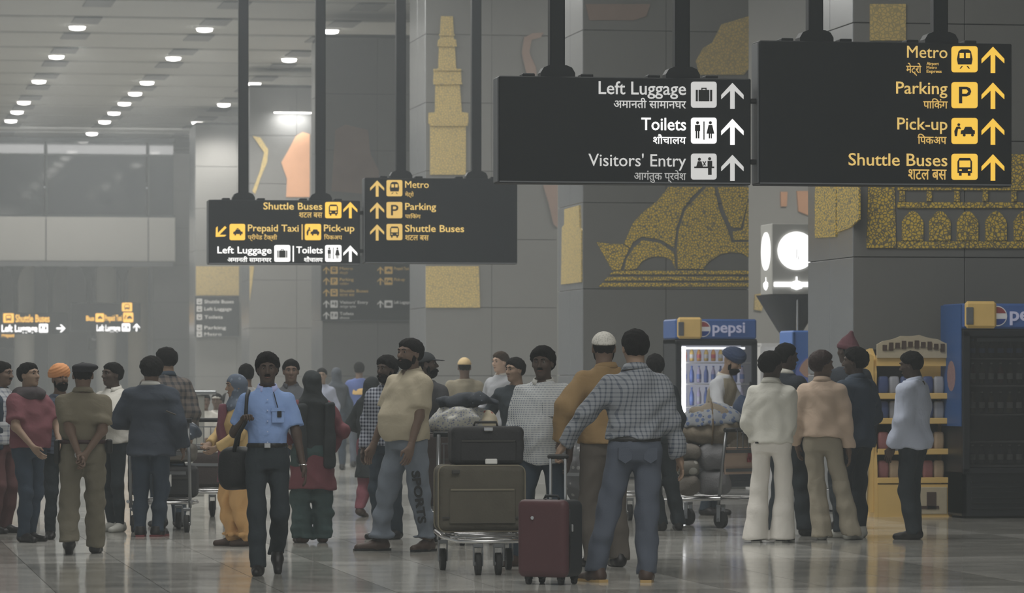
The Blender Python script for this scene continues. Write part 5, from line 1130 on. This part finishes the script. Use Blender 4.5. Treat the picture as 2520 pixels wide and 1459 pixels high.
MB().box((.215, -.02, .99), (.05, .09, .13), bev=.012).build('holster', BLT, r); MB().box((-.21, -.02, .94), (.045, .09, .22), bev=.012).build('pouch', BLT, r)
for sg in (1, -1): MB().box((sg*.125, -.01, 1.475), (.09, .05, .012), bev=.004).build('shoulder_strap', mat('strap_dark_khaki', C(52, 46, 40), .7, noise=0), r).rotation_euler = (0, sg*.42, 0)
MB().tube([J['wrL']+v3((.03*math.cos(t), .01*math.sin(t), .03*math.sin(t))) for t in [2*math.pi*i/12 for i in range(12)]], .007, 6, True).build('watch', M_STEEL, r)
# 4 check shirt man, back view, holding the case
M_CHK = mat_pattern('grey_check_shirt', C(100, 103, 107), C(50, 56, 66), 'check', .030, .030, .30)
J = person(1562, 1430, 812, 188, 'person in a grey checked shirt and jeans, back turned, holding the red suitcase\'s handle', 'tan', hair='short',
    top=dict(m=M_CHK, sleeve='long', hem=1.005, collar=M_CHK, t=.022, box=False, amp=.007), bottom=dict(m=T_JEAN, t=.020, flare=.010, amp=.005, waist=1.0), shoe=SH_BRN, shoe2=mat('sole_ochre', C(140, 110, 45), .6, noise=0),
    feet=((.055, -.12, 0, 12, 0), (-.28, -.05, 0, 26, 0)), L=((-.46, .12, .95), (-.5, -1, .3)), R=((.315, .05, .84), (.6, -1, 0)), head=(10, 0), lean=(.0, 0), wide=1.06, curlL=1.2, belly=.3)
belt(J, BLT, 1.00, t=.016)
[MB().prism([(sg*.04, .94), (sg*.13, .94), (sg*.13, .86), (sg*.085, .83), (sg*.04, .86)], -.125, -.100).build('back_pocket', T_JEAN, J['root']) for sg in (1, -1)]
# 5 white dotted shirt man facing
M_DOT = mat_pattern('white_dotted_shirt', C(148, 150, 150), C(92, 98, 108), 'dots', .011, .018, .50)
J = person(1336, 1392, 856, -12, 'person in a finely marked white shirt facing the camera behind the red suitcase', 'dark', hair='curly', moust=True,
    top=dict(m=M_DOT, sleeve='half', hem=.84, collar=mat('collar_white', C(138, 138, 134), .8, noise=0), t=.03, box=True, amp=.006, curve=.05), bottom=dict(m=T_NAVY, t=.016), shoe=SH_BRN,
    feet=((.20, .12, 0, 30, 0), (-.12, 0, 0, 10, 0)), R=((.20, .17, .94), (.3, -1, -.4)), L=((-.23, .10, .90), (-.3, -1, -.2)), wide=1.04, belly=.8, head=(-4, 0))
MB().box((-.085, .168, 1.27), (.11, .006, .12), bev=.002).build('pocket', M_DOT, J['root'])
MB().tube([J['wrR']+v3((.036*math.cos(t), .036*math.sin(t), .02)) for t in [2*math.pi*i/12 for i in range(12)]], .010, 6, True).build('wrist_band', mat('band_blue', C(40, 70, 135), .5, noise=0), J['root'])
# 6 mustard shirt, skull cap
M_MUS = fab('mustard_shirt', C(112, 86, 40)); M_CAPW = mat_pattern('skullcap_white', C(160, 158, 152), C(142, 141, 135), 'patch', .015, wd=.4)
J = person(1488, 1402, 816, 208, 'person in a mustard shirt, brown trousers and white skullcap behind the man in checks', 'brown', hair='under', hats=(('skullcap', M_CAPW, 'skullcap'),), beard_=True,
    top=dict(m=M_MUS, sleeve='long', hem=.93, t=.03, box=True, collar=M_MUS, amp=.007), bottom=dict(m=fab('brown_trousers', C(70, 64, 57)), t=.026, flare=.006, amp=.006), shoe=SH_BLK,
    head=(-28, 0), L=((-.36, .0, .95), (-1, -.6, 0)), R=((.26, .1, .9), (.6, -1, 0)), wide=1.05, feet=((.10, 0, 0, 10, 0), (-.08, .05, 0, 10, 0)), D=31.2)
# 7 white shirt and white flared trousers, back
M_WSH = fab('off_white_shirt', C(158, 157, 150)); M_WTR = fab('off_white_trousers', C(162, 158, 150))
J = person(1899, 1335, 868, 162, 'person in off-white shirt and flared white trousers, back turned, beside the bundle cart', 'dark', hair='curly',
    top=dict(m=M_WSH, sleeve='long', hem=.93, collar=M_WSH, t=.022, box=True, amp=.006), bottom=dict(m=M_WTR, t=.020, flare=.060, cut=.03, amp=.005), shoe=SH_BLK, shoe2=SH_WHT,
    head=(-35, 0), R=((.10, .24, 1.02), (.25, -1, -.9)), L=((-.20, .17, .98), (-.2, -1, -.6)), feet=((.10, .03, 0, 12, 0), (-.13, -.03, 0, 12, 0)), wide=1.05)
MB().box((-.10, -.135, .93), (.03, .008, .015)).build('pocket_tag', M_BLACK, J['root'])
# 8 peach shirt
M_PCH = fab('peach_shirt', C(155, 132, 110)); M_KTR = fab('sand_trousers', C(118, 110, 92))
J = person(2024, 1328, 866, 166, 'person in a peach long-sleeved shirt and flared sand-coloured trousers seen from behind, head turned right', 'brown', hair='curly', hair_m=mat('reddish_black_hair', (.03, .014, .013), .5, bump=.6, bscale=160),
    top=dict(m=M_PCH, sleeve='long', hem=.97, t=.028, box=True, collar=M_PCH, amp=.006), bottom=dict(m=M_KTR, t=.020, flare=.040, cut=.03, amp=.005), shoe=SH_WHT,
    head=(-55, 0), R=((.24, .02, .86), (.6, -1, 0)), L=((-.25, .06, .90), (-.6, -1, 0)), feet=((.26, .06, 0, 24, 0), (.0, -.02, 0, 4, 0)), wide=1.01)
MB().box((.235, .02, .80), (.05, .02, .09), bev=.006).build('phone', M_BLACK, J['root'])
# 9 dark jacket by peach shirt
J = person(2104, 1322, 858, 222, 'person in a dark navy jacket and black trousers with white trainers, facing the peach shirt', 'dark', hair='curly',
    top=dict(m=fab('dark_navy_jacket', C(42, 50, 60)), sleeve='long', hem=.84, t=.034, box=True, collar=fab('jacket_collar', C(48, 56, 66)), name='jacket', amp=.007), bottom=dict(m=T_BLACK, t=.022, amp=.006), shoe=SH_WHT,
    head=(30, 0), feet=((.06, .02, 0, 12, 0), (-.22, .0, 0, 12, 0)), R=((.22, .22, .98), (1, -1, 0)), L=((-.25, .0, .88), (-1, -.6, 0)), wide=1.04)
# 10 maroon hat
person(2086, 1300, 812, 200, 'person in a tall maroon knitted hat standing behind the dark navy jacket', 'dark', hair='under', hats=(('beanie', fab('maroon_knit', C(74, 38, 46)), 'knitted_hat'),), hat_extra=.07,
    top=dict(m=fab('charcoal_coat', C(40, 44, 50)), sleeve='long', hem=.80, t=.03, box=True, name='coat'), bottom=dict(m=T_BLACK), shoe=SH_BLK, head=(20, 0), D=39.0)
# 11 light blue-white shirt at the rack
M_LBS = fab('pale_blue_shirt', C(140, 146, 160))
J = person(2246, 1327, 866, -122, 'person in a loose pale blue shirt and black trousers looking at the yellow snack rack', 'dark', hair='short',
    top=dict(m=M_LBS, sleeve='long', hem=.86, t=.038, box=True, collar=M_LBS, amp=.009), bottom=dict(m=T_BLACK, t=.020, flare=.012), shoe=SH_BLK,
    head=(10, -10), L=((-.205, .10, .88), (-.3, -1, 0)), R=((.20, .12, .88), (.3, -1, 0)), feet=((.09, .05, 0, 6, 0), (-.09, -.02, 0, 6, 0)), belly=.5, wide=1.02)
# 12 dark person behind the white shirt
person(1935, 1325, 846, 130, 'person in a black jacket over a white shirt behind the off-white shirt, looking right', 'dark', hair='short',
    top=dict(m=fab('black_jacket', C(32, 36, 42)), sleeve='long', hem=.90, t=.03, box=True, name='jacket', collar=M_WSH), bottom=dict(m=T_BLACK, t=.028, flare=.03), shoe=SH_BLK, head=(-20, 0), R=((.15, .33, 1.12), (1, -1, -.4)), D=37.4, feet=((.20, .1, 0, 10, 0), (-.1, 0, 0, 10, 0)))
# 13 navy blazer
M_BLZ = fab('navy_blazer', C(40, 45, 53))
J = person(372, 1320, 880, 172, 'person in a navy blazer, dark jeans and red-soled shoes seen from behind', 'brown', hair='curly',
    top=dict(m=M_BLZ, sleeve='long', hem=.80, t=.034, low=(.215, .17), amp=.005, name='blazer', collar=mat('collar_white', C(138, 138, 134), .8)), bottom=dict(m=T_JEAND, t=.014), shoe=SH_BLK, shoe2=SH_RED,
    head=(15, 0), L=((-.20, .27, 1.10), (-.7, -.8, -.6)), R=((.245, .10, .90), (.35, -1, -.2)), feet=((.05, .05, 0, 10, 0), (-.09, .0, 0, 10, 0)), wide=1.16)
# 14 plaid man behind the blazer
person(408, 1306, 856, 205, 'tall person in a brown plaid shirt behind the navy blazer', 'tan', hair='short', top=dict(m=mat_pattern('brown_plaid', C(80, 72, 66), C(40, 42, 46), 'check', .07, .07, .4), sleeve='long', hem=.86, t=.03, box=True, collar=T_NAVY),
    bottom=dict(m=T_NAVY, t=.016), shoe=SH_BLK, head=(20, 0), D=39.6, wide=1.12, feet=((.12, .0, 0, 10, 0), (-.06, 0, 0, 10, 0)))
# 15 white shirt arms crossed
M_W2 = fab('plain_white_shirt', C(155, 153, 147))
person(276, 1308, 893, -38, 'person in a plain white shirt and black trousers with folded arms beside the police uniform', 'dark', hair='short', top=dict(m=M_W2, sleeve='long', hem=.93, t=.024, box=True, collar=M_W2), bottom=dict(m=T_BLACK, t=.006, flare=-.006),
    shoe=SH_WHT, R=((-.09, .215, 1.19), (1, .3, -.8)), L=((.10, .235, 1.15), (-1, .3, -.8)), curlR=.8, curlL=.8, head=(-12, 4), feet=((.03, .0, 0, 10, 0), (-.13, .05, 0, 16, 0)), wide=1.08, thumbR=(0, 0, 1), thumbL=(0, 0, 1))
# 16 red T-shirt
M_RT = fab('red_tshirt', C(92, 46, 54))
person(72, 1333, 893, 50, 'person in a dark red T-shirt and dark jeans looking right at the left edge group', 'tan', hair='short', top=dict(m=M_RT, sleeve='short', hem=.93, t=.03, box=True), bottom=dict(m=T_JEAND, t=.014), shoe=SH_BLK,
    R=((.20, .25, .95), (1, -1, 0)), L=((-.12, .27, .98), (-1, -.5, 0)), belly=.7, head=(5, 8), wide=1.08, feet=((.09, .05, 0, 10, 0), (-.09, -.06, 0, 10, 0)))
bpy.data.objects['person.015']
J = None
o = soft('scarf', lambda P: np.maximum(np.maximum(ell(P, (0, 0, 1.455), (.18, .14, .085)), 0-ell(P, (0, .0, 1.54), (.075, .075, .09))), 1.36-P[2])+folds(P, .008, 2), (-.2, -.17, 1.34), (.2, .17, 1.56), .014, fab('scarf_charcoal', C(48, 44, 46)), bpy.data.objects['person.015'])
# 17 far left edge man
person(4, 1312, 891, 60, 'person cut off by the left edge, dark jacket over pale checks, maroon trousers', 'brown', hair='short', moust=True, top=dict(m=mat_pattern('pale_check', C(130, 132, 134), C(84, 88, 98), 'check', .05, .05, .3), sleeve='long', hem=.92, t=.02, box=True, collar=T_NAVY),
    bottom=dict(m=fab('maroon_trousers', C(72, 42, 42)), t=.02), shoe=SH_BLK, head=(10, 0), wide=1.1)
bo = bpy.data.objects['person.016']; soft('jacket', lambda P: np.maximum(np.maximum(loft(P, [(z, a+.035, b+.035, c) for z, a, b, c in MALE], 0), np.maximum(P[2]-1.46, .86-P[2])), .02-np.abs(P[0])-.0+.09*(P[1] > 0))+folds(P, .004, 9), (-.25, -.2, .84), (.25, .2, 1.5), .016, fab('dark_jacket_left', C(36, 44, 54)), bo)
# 18 orange turban
person(148, 1320, 889, 20, 'person in a bright orange turban and dark checked shirt behind the police uniform', 'brown', hair=None, beard_=True, hats=(('turban', mat('turban_orange', C(176, 108, 34), .7, noise=.1, bump=.2), 'turban'),), hat_extra=.055, top=dict(m=mat_pattern('dark_check', C(62, 68, 80), C(36, 40, 50), 'check', .05, .05, .4), sleeve='long', hem=.88, t=.03, box=True),
    bottom=dict(m=T_BLACK, t=.016), shoe=SH_BLK, head=(10, 12), D=36.6)
# 19 woman in yellow
M_YK = fab('yellow_kurta', C(150, 122, 58)); M_YP = fab('yellow_orange_salwar', C(162, 118, 46)); M_MAR = fab('maroon_dupatta', C(95, 48, 62))
J = person(584, 1343, 920, -68, 'woman in a yellow tunic, baggy yellow salwar and blue-grey headscarf, looking left', 'tan', fem=True, hair='under', top=dict(m=M_YK, sleeve='long', hem=.74, t=.016, low=(.20, .15), name='tunic'), bottom=dict(m=M_YP, t=.052, flare=-.015, cuff=True, amp=.010, name='salwar'), shoe=SH_BRN,
    L=((-.13, .24, 1.02), (-1, -.6, 0)), R=((.10, .26, 1.05), (1, -.6, 0)), feet=((.08, .05, 0, 8, 0), (-.10, -.05, 0, 8, 0)), head=(0, -4), wide=1.02)
def scarf_head(J, m, name, back=.95, front=1.30, wide=.16):
    hd, HR = J['head'], J['HR']; LN = J['LN']
    def f(P):
        q = [P[i]-hd[i] for i in range(3)]; L = [HR[0, i]*q[0]+HR[1, i]*q[1]+HR[2, i]*q[2] for i in range(3)]
        d = ell(L, (0, -.014, .022), (.092, .112, .108)); d = smin(d, cone(P, hd+v3((0, -.03, -.08)), hd+v3((0, -.02, -.17)), .085, .10), .05)
        d = smin(d, ell(P, LN(0, -.01, 1.42), (wide+.03, .125, .085)), .05)
        d = np.maximum(d, -cone(L, (0, .10, -.005), (0, .20, -.005), .060, .075))
        b = np.maximum(ell(P, (0, -.085, (1.45+back)/2), (wide, .055, (1.5-back)/1.6)), back-P[2]); d = smin(d, b, .04)
        return d+folds(P, .004, 5)
    return soft(name, f, (hd[0]-.25, hd[1]-.30, min(back, 1.25)), (hd[0]+.25, hd[1]+.22, hd[2]+.15), .0125*J['lod'], m, J['root'])
scarf_head(J, mat_pattern('blue_grey_headscarf', C(70, 78, 90), C(92, 100, 112), 'patch', .05, wd=.3), 'headscarf', 1.30)
soft('dupatta', lambda P: np.maximum(rbox(P, (.02, .15, 1.05), (.045, .05, .42), .03), .66-P[2])+folds(P, .012, 8, .3), (-.08, .06, .6), (.12, .24, 1.5), .014, M_MAR, J['root'])
# 20 woman black hijab, red kurta
M_HJ = fab('black_headscarf', C(33, 36, 38)); M_RK = fab('crimson_kurta', C(88, 40, 48)); M_TP = fab('dark_teal_salwar', C(42, 56, 56))
J = person(768, 1335, 911, 196, 'woman in a black headscarf and long crimson kurta over dark teal trousers', 'tan', fem=True, hair='under', top=dict(m=M_RK, sleeve='long', hem=.55, t=.020, low=(.235, .17), name='kurta', amp=.007), bottom=dict(m=M_TP, t=.048, flare=.01, cut=.05, amp=.008, name='salwar'), shoe=SH_BRN,
    L=((-.20, .16, 1.02), (-1, -.8, 0)), R=((.22, .12, .95), (1, -.8, 0)), wide=1.08)
scarf_head(J, M_HJ, 'headscarf', .90, wide=.12); soft('shawl_end', lambda P: rbox(P, (.135, -.13, 1.10), (.055, .045, .34), .03)+folds(P, .010, 4, .3), (.05, -.22, .72), (.23, -.04, 1.48), .014, M_HJ, J['root'])
soft('shawl_end', lambda P: rbox(P, (-.125, -.13, 1.12), (.05, .04, .30), .03)+folds(P, .010, 7, .3), (-.2, -.2, .78), (-.05, -.05, 1.46), .014, M_HJ, J['root'])
# 21 small woman in black with pink trousers
J = person(915, 1272, 926, 150, 'woman in a long black cloak over crimson trousers walking away, left of the beige polo', 'tan', fem=True, hair='under', top=dict(m=M_HJ, sleeve='long', hem=.50, t=.03, low=(.215, .17), name='cloak', amp=.006), bottom=dict(m=fab('crimson_trousers', C(100, 46, 58)), t=.03, cut=.09, flare=-.004), shoe=SH_BRN,
    L=((-.16, .2, 1.05), (-1, -.8, 0)), R=((.16, .2, 1.05), (1, -.8, 0)), feet=((.08, .08, 0, 8, 0), (-.09, -.10, .02, 8, -12)), lod=1.2, wide=1.04)
scarf_head(J, M_HJ, 'headscarf', 1.0)
# 22 man behind (grey collar)
person(716, 1292, 885, 5, 'person in a dark polo shirt just left of the crimson-kurta woman\'s headscarf', 'brown', hair='short', top=dict(m=fab('dark_grey_polo', C(62, 64, 68)), sleeve='short', hem=.9, t=.02, collar=fab('polo_collar', C(52, 54, 58))), bottom=dict(m=T_JEAND, t=.016), shoe=SH_WHT, lod=1.2, D=40)
person(606, 1262, 896, 190, 'person seen only by the back of a dark head behind the yellow tunic woman', 'brown', hair='short', top=dict(m=fab('white_top', C(130, 130, 130)), sleeve='long', hem=.9, t=.02), bottom=dict(m=T_NAVY), shoe=SH_BLK, lod=1.3, D=43)
# far walkers
person(792, 1160, 906, 0, 'far hazy person in a pale blue shirt right of the black headscarf', 'tan', hair='short', top=dict(m=fab('pale_shirt_far', C(125, 130, 145)), sleeve='long', hem=.9), bottom=dict(m=T_NAVY), shoe=SH_BLK, lod=1.7, D=62)
J = person(828, 1150, 904, 185, 'far hazy woman in grey with a long headscarf, walking away', 'tan', fem=True, hair='under', top=dict(m=T_NAVY, sleeve='long', hem=.80, t=.02, low=(.20, .15)), bottom=dict(m=T_JEAND, t=.014), shoe=SH_BLK, lod=1.6, D=64)
scarf_head(J, fab('grey_scarf', C(50, 54, 60)), 'headscarf', 1.05)
person(884, 1148, 891, 182, 'far hazy person in a blue shirt with a yellow stripe across the back', 'brown', hair='short', top=dict(m=mat_pattern('blue_yellow_stripe', C(60, 72, 110), C(60, 72, 110), 'stripe'), sleeve='short', hem=.9, t=.02), bottom=dict(m=T_JEAN, t=.012), shoe=SH_BLK, lod=1.6, D=66)
ps = bpy.data.objects['person.026' if 'person.026' in bpy.data.objects else 'person.025']; 
soft('yellow_stripe', lambda P: np.maximum(np.maximum(loft(P, [(z, a+.024, b+.026, c) for z, a, b, c in MALE], 0), np.abs(P[2]-1.27)-.055), P[1]), (-.23, -.2, 1.2), (.23, .05, 1.34), .02, fab('stripe_yellow', C(190, 150, 60)), [o for o in bpy.data.objects if o.get('label', '').startswith('far hazy person in a blue shirt')][0])
# 27-28 behind the beige polo
person(952, 1322, 878, -30, 'person in a dark and white checked shirt half hidden behind the beige polo', 'dark', hair='curly', beard_=True, top=dict(m=mat_pattern('houndstooth', C(120, 124, 132), C(34, 38, 50), 'check', .035, .035, .5), sleeve='long', hem=.90, t=.024, box=True), bottom=dict(m=T_NAVY), shoe=SH_BLK, D=36.6,
    R=((.23, .05, .88), (.8, -1, 0)), head=(-10, 0))
person(1050, 1325, 866, 150, 'person in a black peaked cap behind the beige polo\'s shoulder', 'dark', hair='under', beard_=True, hats=(('cap_crown', fab('cap_black', C(34, 36, 38)), 'cap'), ('cap_brim', fab('cap_black', C(34, 36, 38)), 'cap_brim')), top=dict(m=fab('dark_shirt', C(44, 44, 46)), sleeve='long', hem=.88, t=.02), bottom=dict(m=T_NAVY, t=.014), shoe=SH_WHT, head=(-60, 8), D=37.2, feet=((.10, 0, 0, 10, 0), (.30, 0, 0, 10, 0)))
# 29 yellow cap
person(1143, 1225, 880, 185, 'person in a cream-yellow cap and sand shirt behind the piled cart', 'brown', hair='under', hats=(('cap_crown', mat('cap_cream', C(190, 160, 100), .7, noise=0), 'cap'), ('cap_brim', mat('cap_cream', C(190, 160, 100), .7), 'cap_brim')), top=dict(m=fab('sand_shirt', C(112, 104, 84)), sleeve='short', hem=.9, t=.03), bottom=dict(m=T_NAVY), shoe=SH_BLK, lod=1.3, D=50)
person(1232, 1222, 866, -48, 'person with fair hair in a pale shirt behind the man in the black T-shirt', 'fair', hair='short', hair_m=M_HAIRB, top=dict(m=fab('pale_grey_shirt', C(128, 130, 134)), sleeve='long', hem=.88, t=.026, collar=M_W2), bottom=dict(m=T_NAVY), shoe=SH_BLK, lod=1.3, D=48, R=((.2, .2, 1.0), (1, -1, 0)))
person(1276, 1290, 881, -5, 'person in a black T-shirt leaning an arm on the piled bags', 'tan', hair='short', top=dict(m=fab('black_tshirt', C(33, 38, 42)), sleeve='long', hem=.88, t=.02), bottom=dict(m=T_BLACK), shoe=SH_BLK, head=(-45, 0), D=38.4, R=((.44, .12, 1.22), (.6, -.6, -1)), L=((-.15, .26, 1.02), (-1, -.5, 0)), lean=(.05, .05))
# 32 behind the check shirt
person(1612, 1305, 872, 195, 'person in black seen behind the right shoulder of the man in checks', 'dark', hair='short', top=dict(m=T_BLACK, sleeve='long', hem=.88, t=.02), bottom=dict(m=T_BLACK, t=.02, flare=.01), shoe=SH_BLK, D=38.6, feet=((.24, 0, 0, 10, 0), (.05, 0, 0, 10, 0)))
# 33 man with vest and white sleeves at the lit cooler
J = person(1752, 1240, 846, 62, 'person in beige vest, white sleeves and dark turban bending over the round bundle', 'tan', hair=None, beard_=True, hats=(('turban', fab('navy_turban', C(40, 50, 72)), 'turban'),), hat_extra=.05, top=dict(m=fab('white_sleeved_shirt', C(150, 152, 156)), sleeve='long', hem=.9, t=.02, collar=M_W2), bottom=dict(m=T_NAVY), shoe=SH_BLK,
    D=43, R=((.14, .42, 1.08), (1, -1, -.5)), L=((-.10, .44, 1.12), (-1, -1, -.5)), lean=(0, .30), head=(0, -22), h=1.74)
soft('vest', lambda P: np.maximum(loft(P, [(z, a+.030, b+.030, c) for z, a, b, c in MALE], 0, J['lean'], J['zs']), np.maximum(P[2]-1.47, .98-P[2]))+folds(P, .004, 3), (-.24, -.2, .96), (.24, .42, 1.5), .014, fab('beige_vest', C(112, 104, 86)), J['root'])
# seated far people in white
for i, (px, lb) in enumerate(((504, 'leftmost of three hazy seated people in white by the grey post'), (534, 'middle one of three hazy seated people in white, wearing a white cap'), (560, 'rightmost of three hazy seated people in white, next to the yellow dress'))):
    person(px, 0, 0, (20, -10, 160)[i], lb, 'brown', hair='short', hats=(('skullcap', M_CAPW, 'cap'),) if i == 1 else (), top=dict(m=M_W2, sleeve='long', hem=.88, t=.03), bottom=dict(m=M_W2, t=.02), shoe=SH_BLK, D=(59.0, 60.2, 61.5)[i], h=1.60, drop=.42, lod=1.7,
        feet=((.10, .42, 0, 8, 0), (-.10, .42, 0, 8, 0)), R=((.12, .30, .62), (1, -1, 0)), L=((-.12, .30, .62), (-1, -1, 0)))
